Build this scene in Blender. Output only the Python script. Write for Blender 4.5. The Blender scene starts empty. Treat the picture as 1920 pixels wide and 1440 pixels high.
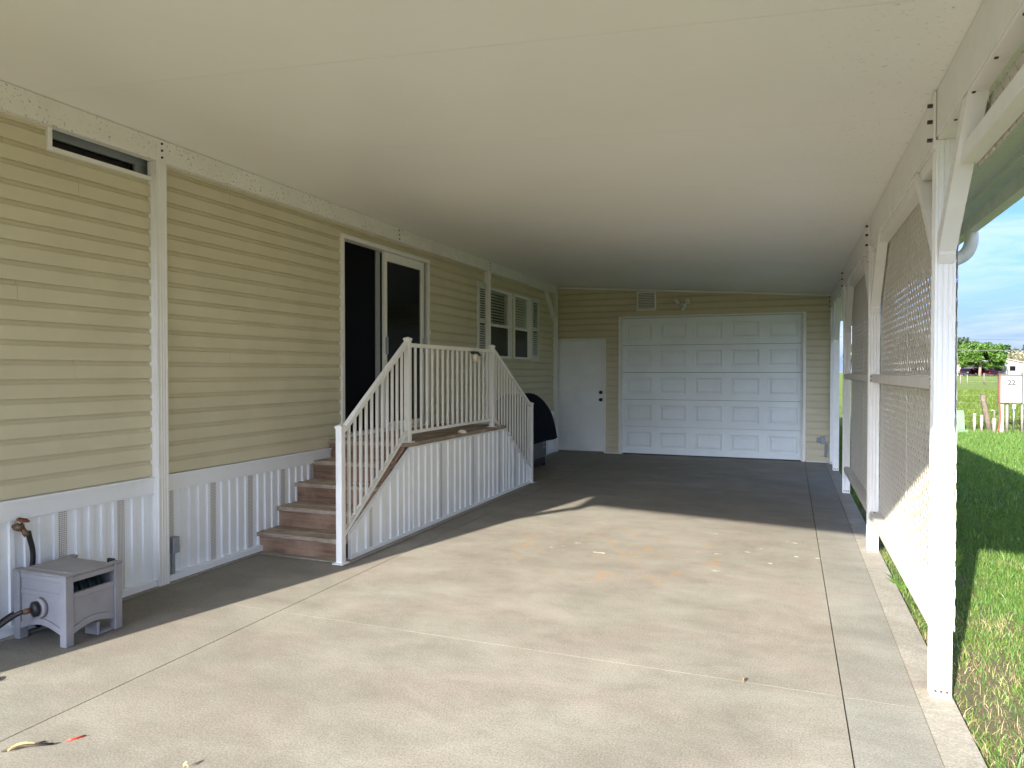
import bpy, bmesh, math, random
import numpy as np
from mathutils import Vector, Matrix
R = math.radians
random.seed(7)
scene = bpy.context.scene
COL = scene.collection

# ------------------------------------------------------------------ camera, sky, sun, exposure
cam_d = bpy.data.cameras.new("camera")
cam = bpy.data.objects.new("camera", cam_d); COL.objects.link(cam)
cam.location = (0, 0, 1.43)
cam.rotation_euler = (R(90 - 0.95), 0, R(21.4))
cam_d.sensor_fit = 'HORIZONTAL'; cam_d.sensor_width = 36
cam_d.lens = 36 * 1330 / 1920
cam_d.clip_start = 0.05; cam_d.clip_end = 3000
scene.camera = cam

SUN_AZ, SUN_EL = 13.6, 19.9          # light travels towards +Y, 13.6 degrees to the right
world = bpy.data.worlds.new("World"); scene.world = world; world.use_nodes = True
nt = world.node_tree; nt.nodes.clear()
def wn(t, **k):
    n = nt.nodes.new(t)
    for a, b in k.items(): setattr(n, a, b)
    return n
w_out = wn('ShaderNodeOutputWorld'); w_bg = wn('ShaderNodeBackground'); w_bg.inputs['Strength'].default_value = 0.14
sky = wn('ShaderNodeTexSky', sky_type='NISHITA', sun_disc=False)
sky.sun_elevation = R(SUN_EL); sky.sun_rotation = R(180 + SUN_AZ); sky.air_density = 0.36; sky.dust_density = 4.0; sky.ozone_density = 6.0
tc = wn('ShaderNodeTexCoord'); mp = wn('ShaderNodeMapping'); mp.inputs['Scale'].default_value = (1.6, 1.6, 11.0)
mp.inputs['Rotation'].default_value = (R(4), R(-5), 0)
no = wn('ShaderNodeTexNoise'); no.inputs['Scale'].default_value = 2.3; no.inputs['Detail'].default_value = 7; no.inputs['Roughness'].default_value = .58; no.inputs['Distortion'].default_value = .5
cr = wn('ShaderNodeValToRGB'); cr.color_ramp.elements[0].position = .44; cr.color_ramp.elements[1].position = .68
cr.color_ramp.elements[1].color = (.75, .75, .75, 1)
mx = wn('ShaderNodeMix', data_type='RGBA'); mx.inputs['B'].default_value = (1.75, 1.95, 2.2, 1)
L = nt.links.new
L(tc.outputs['Generated'], mp.inputs['Vector']); L(mp.outputs[0], no.inputs['Vector']); L(no.outputs['Fac'], cr.inputs['Fac'])
sz = wn('ShaderNodeSeparateXYZ'); hz_r = wn('ShaderNodeValToRGB'); hz_m = wn('ShaderNodeMix', data_type='RGBA')
hz_r.color_ramp.elements[0].position = 0; hz_r.color_ramp.elements[0].color = (.9, .9, .9, 1); hz_r.color_ramp.elements[1].position = .16; hz_r.color_ramp.elements[1].color = (0, 0, 0, 1)
hz_m.inputs['B'].default_value = (.95, 1.3, 1.85, 1)          # pale haze low over the whole horizon
L(tc.outputs['Generated'], sz.inputs[0]); L(sz.outputs[2], hz_r.inputs['Fac']); L(hz_r.outputs['Color'], hz_m.inputs['Factor'])
L(sky.outputs['Color'], hz_m.inputs['A']); L(hz_m.outputs['Result'], mx.inputs['A'])
L(cr.outputs['Color'], mx.inputs['Factor']); L(mx.outputs['Result'], w_bg.inputs['Color'])
L(w_bg.outputs[0], w_out.inputs['Surface'])
world.cycles.sampling_method = 'MANUAL'; world.cycles.sample_map_resolution = 512

sun_d = bpy.data.lights.new("sun", 'SUN'); sun_d.energy = 4.5; sun_d.angle = R(0.55); sun_d.color = (1, .94, .83)
sun = bpy.data.objects.new("sun", sun_d); COL.objects.link(sun)
ldir = Vector((math.sin(R(SUN_AZ)) * math.cos(R(SUN_EL)), math.cos(R(SUN_AZ)) * math.cos(R(SUN_EL)), -math.sin(R(SUN_EL))))
sun.rotation_euler = ldir.to_track_quat('-Z', 'Y').to_euler(); sun.location = (-6, -25, 12)

vs = scene.view_settings
vs.view_transform = 'Standard'; vs.look = 'None'; vs.exposure = 2.07; vs.gamma = 1; vs.use_curve_mapping = False
scene.render.engine = 'CYCLES'
scene.cycles.max_bounces = 6; scene.cycles.diffuse_bounces = 5; scene.cycles.glossy_bounces = 3; scene.cycles.transmission_bounces = 2; scene.cycles.transparent_max_bounces = 8
scene.cycles.use_denoising = True; scene.cycles.denoiser = 'OPENIMAGEDENOISE'; scene.cycles.caustics_reflective = False; scene.cycles.caustics_refractive = False
scene.cycles.use_adaptive_sampling = True; scene.cycles.adaptive_threshold = .015

# ------------------------------------------------------------------ materials
MATS = {}
class NB:
    def __init__(s, name):
        s.m = bpy.data.materials.new(name); s.m.use_nodes = True; s.t = s.m.node_tree
        s.b = s.t.nodes['Principled BSDF']; MATS[name] = s.m
        s.geo = s.t.nodes.new('ShaderNodeNewGeometry'); s.pos = s.geo.outputs['Position']
    def n(s, t, **k):
        x = s.t.nodes.new(t)
        for a, b in k.items(): setattr(x, a, b)
        return x
    def l(s, a, b): s.t.links.new(a, b)
    def mapv(s, scale=(1, 1, 1), loc=(0, 0, 0), vec=None):
        x = s.n('ShaderNodeMapping'); x.inputs['Scale'].default_value = scale; x.inputs['Location'].default_value = loc
        s.l(vec or s.pos, x.inputs['Vector']); return x.outputs[0]
    def noise(s, scale, detail=4, rough=.55, vec=None, dist=0.):
        x = s.n('ShaderNodeTexNoise'); x.inputs['Scale'].default_value = scale; x.inputs['Detail'].default_value = detail
        x.inputs['Roughness'].default_value = rough; x.inputs['Distortion'].default_value = dist
        s.l(vec or s.pos, x.inputs['Vector']); return x.outputs['Fac']
    def ramp(s, fac, p0, p1, c0=(0, 0, 0), c1=(1, 1, 1)):
        x = s.n('ShaderNodeValToRGB'); e = x.color_ramp.elements
        e[0].position = p0; e[1].position = p1; e[0].color = (*c0, 1); e[1].color = (*c1, 1)
        s.l(fac, x.inputs['Fac']); return x.outputs['Color']
    def mix(s, fac, a, b, mode='MIX'):
        x = s.n('ShaderNodeMix', data_type='RGBA', blend_type=mode)
        for sock, v in (('Factor', fac), ('A', a), ('B', b)):
            if isinstance(v, (int, float)): x.inputs[sock].default_value = v
            elif isinstance(v, tuple): x.inputs[sock].default_value = (*v, 1)
            else: s.l(v, x.inputs[sock])
        return x.outputs['Result']
    def math(s, op, a, b=None, c=None, clamp=False):
        x = s.n('ShaderNodeMath', operation=op, use_clamp=clamp)
        for i, v in enumerate((a, b, c)):
            if v is None: continue
            if isinstance(v, (int, float)): x.inputs[i].default_value = v
            else: s.l(v, x.inputs[i])
        return x.outputs[0]
    def bump(s, h, strength=.3, dist=.01):
        x = s.n('ShaderNodeBump'); x.inputs['Strength'].default_value = strength; x.inputs['Distance'].default_value = dist
        s.l(h, x.inputs['Height']); s.l(x.outputs[0], s.b.inputs['Normal'])
    def col(s, c):
        if isinstance(c, tuple): s.b.inputs['Base Color'].default_value = (*c, 1)
        else: s.l(c, s.b.inputs['Base Color'])
    def rough(s, r):
        if isinstance(r, (int, float)): s.b.inputs['Roughness'].default_value = r
        else: s.l(r, s.b.inputs['Roughness'])

def painted(name, c, var=.10, rough=.45, scale=6, grime=0., grime_c=(.25, .23, .17), bump=.04):
    b = NB(name)
    n1 = b.noise(scale, 3, .6)
    lo = tuple(x * (1 - var) for x in c); hi = tuple(min(1, x * (1 + var * .5)) for x in c)
    base = b.ramp(n1, .3, .7, lo, hi)
    if grime:
        g = b.ramp(b.noise(14, 4, .7, vec=b.mapv((1, 1, .5))), .60, .78)
        base = b.mix(b.math('MULTIPLY', g, grime), base, grime_c)
    b.col(base)
    b.rough(rough)
    if bump > .1: b.bump(b.noise(120, 2), bump, .004)
    return b.m
painted('white_paint', (.82, .81, .77), grime=.10, var=.05)
painted('white_skirting', (.86, .885, .91), grime=.03, var=.03)
painted('porch_skirting', (.86, .88, .89), grime=.06, var=.04, scale=4)
painted('white_trim', (.82, .82, .77), grime=.18, var=.06)
painted('garage_door_paint', (.80, .85, .83), var=.05, grime=.06, scale=3)
painted('walk_door_paint', (.84, .86, .83), var=.06, grime=.08, scale=3)
painted('shutter_white', (.66, .68, .62), grime=.1)
painted('blind_slat', (.78, .78, .70))
painted('tan_siding', (.63, .58, .41), var=.06, rough=.55, scale=3, grime=.06, grime_c=(.32, .27, .18))
painted('garage_siding', (.61, .55, .375), var=.06, rough=.55, scale=3, grime=.06, grime_c=(.34, .29, .19))
painted('lattice_vinyl', (.60, .56, .485), var=.07, rough=.5)
painted('screen_rail', (.70, .67, .62), var=.07, rough=.5, grime=.2)
painted('resin_grey', (.29, .285, .305), var=.12, rough=.6, scale=9, grime=.15, bump=.12)
painted('resin_lid', (.27, .26, .265), var=.14, rough=.6, scale=5, grime=.3, grime_c=(.2, .17, .13), bump=.12)
painted('box_grey', (.30, .33, .35), rough=.5)
painted('green_box', (.085, .17, .08), rough=.5)
painted('utility_grey', (.165, .155, .13), rough=.5, grime=.2)
painted('pvc_white', (.22, .21, .18), rough=.4, grime=.1)
painted('far_wall', (.17, .155, .125), rough=.7, scale=1)
painted('far_roof', (.26, .265, .265), rough=.5, scale=1)
painted('car_red', (.13, .007, .009), rough=.25, bump=0)
painted('car_maroon', (.075, .006, .009), rough=.25, bump=0)
painted('grill_cart', (.085, .10, .095), rough=.5)
painted('sign_white', (.26, .26, .245), rough=.5)
painted('weathered_post', (.12, .095, .07), var=.35, rough=.9, scale=14, bump=.4)
painted('red_cable', (.25, .035, .018), rough=.5)
painted('brass', (.15, .085, .04), var=.4, rough=.45, scale=60)
painted('rust_handle', (.24, .09, .045), var=.4, rough=.8, scale=80)
painted('soffit_metal', (.74, .80, .72), var=.05, rough=.4)
painted('gutter_white', (.84, .84, .76), var=.12, rough=.4, scale=8, grime=.3)

def plain(name, c, rough=.5, metal=0., spec=.5):
    b = NB(name); b.col(c); b.rough(rough); b.b.inputs['Metallic'].default_value = metal; b.b.inputs['Specular IOR Level'].default_value = spec
    return b.m
plain('black_rubber', (.012, .012, .014), .45)
plain('hose_green', (.012, .03, .028), .45)
plain('tyre', (.015, .015, .015), .8)
plain('bolt_dark', (.06, .045, .035), .55, .4)
plain('screw_grey', (.28, .26, .24), .5, .7)
plain('dark_void', (.010, .010, .012), .9)  # shade put into the colour: unlit rooms, louvre backs, far carport
plain('joint_dirt', (.07, .055, .04), .95)
plain('steel', (.5, .5, .5), .35, .9)
plain('knob_bronze', (.03, .025, .02), .35, .6)
plain('dark_glass', (.003, .0035, .007), .06, 0, .25)
plain('door_screen', (.003, .003, .007), .6, 0, .1)
plain('teal_glass', (.006, .016, .018), .15, 0, .35)
plain('lamp_lens', (.72, .66, .52), .3)
plain('ink', (.03, .03, .03), .6)
plain('red_plastic', (.75, .035, .01), .4)
plain('cable_dark', (.05, .05, .05), .6)
plain('wire_galv', (.14, .14, .13), .6, .2)

# beam paint with mildew specks
b = NB('speckled_beam')
sp = b.ramp(b.noise(70, 2, .5, vec=b.mapv((1, .7, 1))), .615, .67)
sp2 = b.ramp(b.noise(4.0, 3, .6), .38, .62)
wht = b.ramp(b.noise(5, 4), .3, .7, (.76, .76, .68), (.84, .84, .77))
b.col(b.mix(b.math('MULTIPLY', b.math('MULTIPLY', sp, sp2), .85), wht, (.11, .09, .06))); b.rough(.5)
# ceiling panels: white baked enamel, faint dirt near beams
b = NB('ceiling_panel')
c1 = b.ramp(b.noise(.8, 4), .3, .7, (.85, .845, .78), (.89, .885, .82))
c2 = b.ramp(b.noise(26, 5, .7, vec=b.mapv((.5, 1, 1))), .66, .80)
sx = b.n('ShaderNodeSeparateXYZ'); b.l(b.pos, sx.inputs[0])
m1 = b.ramp(b.math('ADD', b.math('MULTIPLY', sx.outputs[0], .35), .62), .60, .84)
spk = b.math('MULTIPLY', b.ramp(b.noise(48, 3, .6), .63, .70), m1)
b.col(b.mix(b.math('MULTIPLY', spk, .55), b.mix(b.math('MULTIPLY', c2, .18), c1, (.42, .37, .28)), (.22, .17, .12))); b.rough(.36); b.bump(b.noise(8, 3, vec=b.mapv((.25, 3, 1))), .05, .01)

# perforated vent strip
b = NB('vent_strip')
sx = b.n('ShaderNodeSeparateXYZ'); b.l(b.pos, sx.inputs[0])
p = b.math('MULTIPLY', b.math('SINE', b.math('MULTIPLY', b.math('ADD', sx.outputs[1], b.math('MULTIPLY', sx.outputs[2], 1.0)), 2 * math.pi / .022)),
           b.math('SINE', b.math('MULTIPLY', b.math('SUBTRACT', sx.outputs[1], b.math('MULTIPLY', sx.outputs[2], 1.0)), 2 * math.pi / .022)))
b.col(b.mix(b.ramp(p, .30, .42), (.74, .74, .73), (.16, .14, .12))); b.rough(.5)

# weathered wood (treads and risers): grain along world X
def wood(name, dark, light, sc=(1.2, 26, 26)):
    b = NB(name)
    oi = b.n('ShaderNodeObjectInfo')
    off = b.n('ShaderNodeVectorMath', operation='MULTIPLY_ADD')
    cmb = b.n('ShaderNodeCombineXYZ')
    for i in range(3): b.l(oi.outputs['Random'], cmb.inputs[i])
    b.l(cmb.outputs[0], off.inputs[0]); off.inputs[1].default_value = (13, 7, 5); b.l(b.pos, off.inputs[2])
    v = off.outputs[0]
    g = b.noise(1.6, 7, .65, vec=b.mapv(sc, vec=v), dist=1.2)
    w = b.noise(3.0, 4, .6, vec=v)
    col = b.mix(b.ramp(w, .38, .68), b.ramp(g, .32, .68, dark, light), tuple(min(1, x * 1.25 + .03) for x in light))
    cracks = b.ramp(b.noise(2.5, 3, .5, vec=b.mapv((.9, 45, 45), vec=v), dist=.6), .66, .72)
    b.col(b.mix(b.math('MULTIPLY', cracks, .8), col, tuple(x * .35 for x in dark)))
    b.rough(.85); b.bump(g, .5, .006)
wood('tread_wood', (.15, .115, .082), (.36, .285, .21))
wood('riser_wood', (.09, .052, .032), (.27, .165, .105))

# concrete
def concrete(name, tint=(1, 1, 1), stains_shade=False, val=1.0):
    b = NB(name)
    t = lambda c: tuple(min(.8, x * k * val * .815) for x, k in zip(c, tint))
    mid = b.noise(2.6, 6, .74, vec=b.mapv((.8, 1.1, 1)), dist=.35)
    col = b.mix(b.ramp(mid, .30, .70), t((.232, .212, .182)), t((.362, .340, .298)))
    # broad brown-grey soiling, dulled patches and paler worn ones
    big = b.noise(.75, 5, .60, vec=b.mapv((1, 1, 1), (4, 9, 2)), dist=.6)
    col = b.mix(b.math('MULTIPLY', b.ramp(big, .45, .75), .42), col, t((.205, .188, .160)))
    col = b.mix(b.math('MULTIPLY', b.ramp(big, .30, .50, (1, 1, 1), (0, 0, 0)), .35), col, t((.40, .382, .345)))
    soil = b.noise(4.5, 5, .66, vec=b.mapv((.55, 1.2, 1), (-3, 2, 2)))
    col = b.mix(b.math('MULTIPLY', b.ramp(soil, .48, .78), .36), col, t((.185, .160, .128)))
    tn = b.noise(1.9, 4, .6, vec=b.mapv((.9, 1.2, 1), (8, 1, 3)))
    col = b.mix(1, col, b.ramp(tn, .34, .66, (.975, 1.01, .975), (1.025, .99, .965)), 'MULTIPLY')
    # fine aggregate and dark pits
    fine = b.noise(115, 3, .85)
    col = b.mix(b.ramp(fine, .36, .64), b.mix(1, col, (.66, .65, .64), 'MULTIPLY'), b.mix(1, col, (1.24, 1.24, 1.22), 'MULTIPLY'))
    if stains_shade:
        # rust bleeding and dried paint where something once stood, hairline scratches
        sep = b.n('ShaderNodeSeparateXYZ'); b.l(b.pos, sep.inputs[0])
        def area(cx, cy, rx, ry):
            a = b.math('DIVIDE', b.math('SUBTRACT', sep.outputs[0], cx), rx); c = b.math('DIVIDE', b.math('SUBTRACT', sep.outputs[1], cy), ry)
            return b.ramp(b.math('ADD', b.math('MULTIPLY', a, a), b.math('MULTIPLY', c, c)), .35, 1.0, (1, 1, 1), (0, 0, 0))
        rust = b.math('MULTIPLY', b.ramp(b.noise(4.2, 4, .62, vec=b.mapv((1.5, .75, 1), (1.3, 2.2, 0))), .555, .66), area(-1.25, 5.5, 1.15, .95))
        col = b.mix(b.math('MULTIPLY', rust, .55), col, (.33, .205, .105))
        pnt = b.math('MULTIPLY', b.ramp(b.noise(5.2, 3, .5, vec=b.mapv((.8, 1.3, 1), (7, 3, 0))), .672, .685), area(-.8, 5.95, 1.5, .85))
        col = b.mix(b.math('MULTIPLY', pnt, .8), col, (.58, .56, .47))
        scr = b.math('MULTIPLY', b.ramp(b.noise(3.1, 4, .6, vec=b.mapv((.35, 2.6, 1), (2, 5, 0)), dist=.8), .66, .675), area(-.8, 7.6, 1.9, 1.6))
        col = b.mix(b.math('MULTIPLY', scr, .45), col, (.46, .45, .42))
        dark = b.math('MULTIPLY', b.ramp(b.noise(1.6, 4, .6), .40, .62), area(-1.0, 9.3, 2.1, 2.4))  # roof shade on the far floor, deepened in the colour
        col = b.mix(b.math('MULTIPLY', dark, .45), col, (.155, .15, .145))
    b.col(col)
    b.rough(.78)
    b.bump(fine, .30, .004)
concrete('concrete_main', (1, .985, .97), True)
concrete('concrete_left', (.98, .97, .96), val=.98)
concrete('concrete_right', (.98, 1.0, 1.01), True, val=.98)
concrete('concrete_curb', (1.0, .98, .95), val=1.22)
concrete('concrete_road', (.9, .9, .9), val=.8)

# lawn soil and grass
b = NB('lawn_soil')
d = b.ramp(b.noise(2.2, 6, .7), .35, .7, (.04, .085, .014), (.09, .15, .03))
dirt = b.ramp(b.noise(60, 4, .7), .3, .7, (.085, .06, .034), (.20, .155, .092))
sep = b.n('ShaderNodeSeparateXYZ'); b.l(b.pos, sep.inputs[0])
near = b.math('LESS_THAN', sep.outputs[1], 9.0)
edge = b.ramp(b.math('ADD', sep.outputs[0], b.math('MULTIPLY', b.noise(4, 4), .5)), 1.05, 1.55, (1, 1, 1), (0, 0, 0))
b.col(b.mix(b.math('MULTIPLY', near, b.math('MULTIPLY_ADD', edge, .60, .12)), d, dirt)); b.rough(.95); b.bump(b.noise(40, 5, .8), .8, .03)
b = NB('field_grass')
f1 = b.ramp(b.noise(.35, 6, .65, vec=b.mapv((.5, 1, 1))), .34, .66, (.085, .15, .008), (.175, .235, .018))
f2 = b.ramp(b.noise(6, 5, .7), .3, .7, (.55, .6, .5), (1.25, 1.2, 1.2))
b.col(b.mix(1, f1, f2, 'MULTIPLY')); b.rough(.95); b.bump(b.noise(9, 6, .8), 1.0, .12)
def leafmat(name, c0, c1, c2, trans=.35, rough=.55):
    b = NB(name)
    ri = b.geo.outputs['Random Per Island']
    x = b.n('ShaderNodeValToRGB'); e = x.color_ramp.elements; e[0].color = (*c0, 1); e[1].color = (*c2, 1); e.new(.6).color = (*c1, 1)
    b.l(ri, x.inputs['Fac']); col = b.mix(b.math('MULTIPLY', b.ramp(b.noise(1.6, 3), .35, .7), .5), x.outputs['Color'], c1)
    b.col(col); b.rough(rough)
    tr = b.n('ShaderNodeBsdfTranslucent'); b.l(b.mix(1, col, (1.3, 1.4, .7), 'MULTIPLY'), tr.inputs['Color'])
    ms = b.n('ShaderNodeMixShader'); ms.inputs[0].default_value = trans
    out = b.t.nodes['Material Output']; b.l(b.b.outputs[0], ms.inputs[1]); b.l(tr.outputs[0], ms.inputs[2]); b.l(ms.outputs[0], out.inputs['Surface'])
leafmat('grass_blade', (.045, .135, .026), (.095, .19, .028), (.23, .27, .07), .4)
leafmat('pasture_blade', (.045, .095, .006), (.085, .135, .009), (.16, .18, .025), .35)
leafmat('dry_straw', (.25, .18, .09), (.36, .28, .15), (.45, .37, .22), .2)
leafmat('weed_leaf', (.05, .13, .012), (.085, .19, .02), (.13, .23, .035), .35)
leafmat('leaf_bright', (.025, .07, .008), (.055, .12, .012), (.095, .165, .022), .3)
leafmat('leaf_dark', (.018, .038, .008), (.03, .058, .012), (.055, .08, .02), .25)
leafmat('leaf_pale', (.10, .10, .055), (.18, .17, .10), (.25, .23, .145), .2)
leafmat('dead_leaf', (.38, .27, .11), (.45, .33, .15), (.5, .36, .18), .1)
painted('bark', (.20, .15, .11), var=.35, rough=.9, scale=8, bump=.5)

# grill cover: dark navy fabric
b = NB('cover_fabric'); b.col(b.ramp(b.noise(3, 4), .3, .7, (.0035, .0045, .010), (.008, .010, .019))); b.rough(.85); b.b.inputs['Specular IOR Level'].default_value = .12; b.bump(b.noise(5, 4, .6, dist=.6), .6, .06)

# clear window glass for the blinds
b = NB('clear_glass')
gl = b.n('ShaderNodeBsdfGlossy'); gl.inputs['Roughness'].default_value = .03
tr = b.n('ShaderNodeBsdfTransparent'); tr.inputs['Color'].default_value = (.95, .98, .97, 1)
lw = b.n('ShaderNodeLayerWeight'); fac = b.math('MULTIPLY_ADD', b.math('POWER', lw.outputs['Facing'], 4.0), .55, .04)
ms = b.n('ShaderNodeMixShader'); b.l(fac, ms.inputs[0]); b.l(tr.outputs[0], ms.inputs[1]); b.l(gl.outputs[0], ms.inputs[2])
b.l(ms.outputs[0], b.t.nodes['Material Output'].inputs['Surface'])

# ------------------------------------------------------------------ object helpers (geometry is given in metres in world space)
WL = {}                                   # world location of every empty/parent
def reg(o, loc): WL[o.name] = Vector(loc)
def tag(o, label=None, cat=None, group=None, kind=None):
    if label: o['label'] = label
    if cat: o['category'] = cat
    if group: o['group'] = group
    if kind: o['kind'] = kind
    return o
def thing(name, loc, label, cat, group=None):
    o = bpy.data.objects.new(name, None); o.empty_display_size = .2; COL.objects.link(o); o.location = loc; reg(o, loc)
    return tag(o, label, cat, group)
def put(name, mesh, loc, parent=None, rot=None):
    o = bpy.data.objects.new(name, mesh); COL.objects.link(o)
    if parent is not None:
        o.parent = parent; o.location = Vector(loc) - WL[parent.name]
    else: o.location = loc
    if rot is not None: o.rotation_euler = rot
    reg(o, loc); return o
def mesh_of(name, verts, faces, mat, smooth=False, recalc=True):
    me = bpy.data.meshes.new(name); me.from_pydata([tuple(v) for v in verts], [], faces)
    if recalc:
        bm = bmesh.new(); bm.from_mesh(me); bmesh.ops.recalc_face_normals(bm, faces=bm.faces); bm.to_mesh(me); bm.free()
    me.materials.append(MATS[mat])
    if smooth:
        for p in me.polygons: p.use_smooth = True
    return me
def mk(name, verts, faces, mat, parent=None, smooth=False, base=False):
    v = np.array(verts, float); c = (v.min(0) + v.max(0)) / 2
    if base: c[2] = v[:, 2].min()
    return put(name, mesh_of(name, v - c, faces, mat, smooth), c, parent)
BOXF = [(0, 1, 3, 2), (4, 6, 7, 5), (0, 4, 5, 1), (2, 3, 7, 6), (0, 2, 6, 4), (1, 5, 7, 3)]
_bc = {}
def bmesh_box(sx, sy, sz, mat, bev):
    key = (round(sx, 4), round(sy, 4), round(sz, 4), mat, bev)
    if key in _bc: return _bc[key]
    bm = bmesh.new(); bmesh.ops.create_cube(bm, size=1); bmesh.ops.scale(bm, vec=(sx, sy, sz), verts=bm.verts)
    if bev: bmesh.ops.bevel(bm, geom=bm.edges[:], offset=min(bev, .3 * min(sx, sy, sz)), segments=1, affect='EDGES')
    me = bpy.data.meshes.new('box'); bm.to_mesh(me); bm.free(); me.materials.append(MATS[mat]); _bc[key] = me
    return me
def box(name, x0, x1, y0, y1, z0, z1, mat, parent=None, bev=.003):
    return put(name, bmesh_box(abs(x1 - x0), abs(y1 - y0), abs(z1 - z0), mat, bev), ((x0 + x1) / 2, (y0 + y1) / 2, (z0 + z1) / 2), parent)
def prism(name, poly, axis, a, b, mat, parent=None, smooth=False):
    """poly: points in the plane across `axis` (x: (y,z), y: (x,z), z: (x,y)), extruded from a to b"""
    def P(p, t): return {'x': (t, p[0], p[1]), 'y': (p[0], t, p[1]), 'z': (p[0], p[1], t)}[axis]
    n = len(poly); v = [P(p, a) for p in poly] + [P(p, b) for p in poly]
    f = [tuple(range(n)), tuple(range(2 * n - 1, n - 1, -1))] + [(i, (i + 1) % n, n + (i + 1) % n, n + i) for i in range(n)]
    return mk(name, v, f, mat, parent, smooth)
def tube_data(pts, r, seg=10, caps=True):
    pts = [Vector(p) for p in pts]; n = len(pts); rs = r if isinstance(r, (list, tuple)) else [r] * n
    V, F = [], []; up = Vector((0, 0, 1)); prev = None
    for i, p in enumerate(pts):
        d = (pts[min(i + 1, n - 1)] - pts[max(i - 1, 0)]).normalized()
        if prev is None: s = d.cross(up if abs(d.z) < .95 else Vector((1, 0, 0))).normalized()
        else: s = (prev - d * prev.dot(d)).normalized()
        prev = s; t = d.cross(s)
        for k in range(seg):
            a = 2 * math.pi * k / seg; V.append(p + (s * math.cos(a) + t * math.sin(a)) * rs[i])
    for i in range(n - 1):
        for k in range(seg):
            F.append((i * seg + k, i * seg + (k + 1) % seg, (i + 1) * seg + (k + 1) % seg, (i + 1) * seg + k))
    if caps: F += [tuple(range(seg))[::-1], tuple(range((n - 1) * seg, n * seg))]
    return V, F
def tube(name, pts, r, mat, parent=None, seg=10, smooth=True):
    V, F = tube_data(pts, r, seg); return mk(name, V, F, mat, parent, smooth)
def beam_between(name, p, q, w, h, mat, parent, side=(1, 0, 0)):
    """rectangular bar from p to q; w along `side`, h across"""
    p, q, s = Vector(p), Vector(q), Vector(side); d = (q - p).normalized(); t = d.cross(s).normalized()
    V = [e + s * (w / 2) * a + t * (h / 2) * c for e in (p, q) for a in (-1, 1) for c in (-1, 1)]
    return mk(name, V, BOXF, mat, parent)
def spline(pts, n=8):
    pts = [Vector(p) for p in pts]; out = []
    P = [pts[0]] + pts + [pts[-1]]
    for i in range(1, len(P) - 2):
        for k in range(n):
            t = k / n; a, b_, c, d = P[i - 1:i + 3]
            out.append(.5 * ((2 * b_) + (c - a) * t + (2 * a - 5 * b_ + 4 * c - d) * t * t + (3 * b_ - a - 3 * c + d) * t ** 3))
    out.append(pts[-1]); return out
def minus(a, b, holes):
    segs = [(a, b)]
    for h0, h1 in holes:
        segs = [s for x0, x1 in segs for s in ((x0, min(x1, h0)), (max(x0, h1), x1)) if s[1] - s[0] > .02]
    return segs
def ceil_z(x): return 2.70 - .069 * x
GRASS_Z = -.045

# ------------------------------------------------------------------ ground: lawn, field, driveway
def sheet(name, x0, x1, y0, y1, nx, ny, zf, mat):
    V = [(x0 + (x1 - x0) * i / nx, y0 + (y1 - y0) * j / ny, 0) for j in range(ny + 1) for i in range(nx + 1)]
    V = [(x, y, zf(x, y)) for x, y, _ in V]
    F = [(j * (nx + 1) + i, j * (nx + 1) + i + 1, (j + 1) * (nx + 1) + i + 1, (j + 1) * (nx + 1) + i) for j in range(ny) for i in range(nx)]
    me = bpy.data.meshes.new(name); me.from_pydata(V, [], F); me.materials.append(MATS[mat])
    for p in me.polygons: p.use_smooth = True
    return put(name, me, (0, 0, 0))
def field_z(x, y):
    t = min(1, max(0, (y - 95) / 50)); return GRASS_Z - .02 + .78 * t * t * (3 - 2 * t)
tag(sheet('field', -700, 700, -500, 1300, 60, 160, field_z, 'field_grass'), 'open green pasture beyond the wire fence', kind='structure')
tag(sheet('lawn', .5, 16, -9, 21.6, 40, 70, lambda x, y: GRASS_Z + .012 * math.sin(x * 2.1 + y) * math.sin(y * 1.3), 'lawn_soil'), 'mown lawn beside the carport slab', kind='structure')

drive = box('driveway', -3.99, .675, -8, 12.25, -.30, -.012, 'joint_dirt', bev=0); tag(drive, 'pale concrete carport floor with saw-cut joints', kind='structure')
XJ = [(-3.98, -2.842, 'concrete_left'), (-2.837, .2235, 'concrete_main'), (.2292, .528, 'concrete_right'), (.5295, .672, 'concrete_curb')]
YJ = [(-8, -3.0), (-2.9985, 3.4190), (3.4204, 12.24)]
for x0, x1, m in XJ:
    for y0, y1 in YJ:
        o = box('edge_strip' if 'curb' in m else 'slab_panel', x0, x1, y0, y1, -.011, 0 if 'curb' not in m else .004, m, drive, bev=.0003)
box('sill_strip', -3.98, -3.865, .7, 12.2, -.05, .012, 'concrete_curb', drive)
tag(box('road', -40, 40, -16, -8.01, -.3, -.02, 'concrete_road', bev=0), 'plain concrete street in front of the driveway', kind='structure')

# ------------------------------------------------------------------ mobile home (left wall)
XW = -3.95
home = thing('mobile_home', (-6.2, 6.4, 0), 'tan vinyl-sided mobile home with white skirting along the left side', 'house')
box('wall', -8.4, -4.036, .62, 18.0, 0, 3.3, 'dark_void', home, bev=0)
prism('roof', [(-8.8, 3.31), (-4.0, 3.31), (-4.0, 3.36), (-6.2, 4.1), (-8.8, 3.36)], 'y', .3, 18.3, 'far_roof', home)
prism('end_wall', [(-8.4, 0), (-3.96, 0), (-3.96, 3.3), (-8.4, 3.3)], 'y', .55, .618, 'tan_siding', home)
COURSE = .1083
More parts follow.
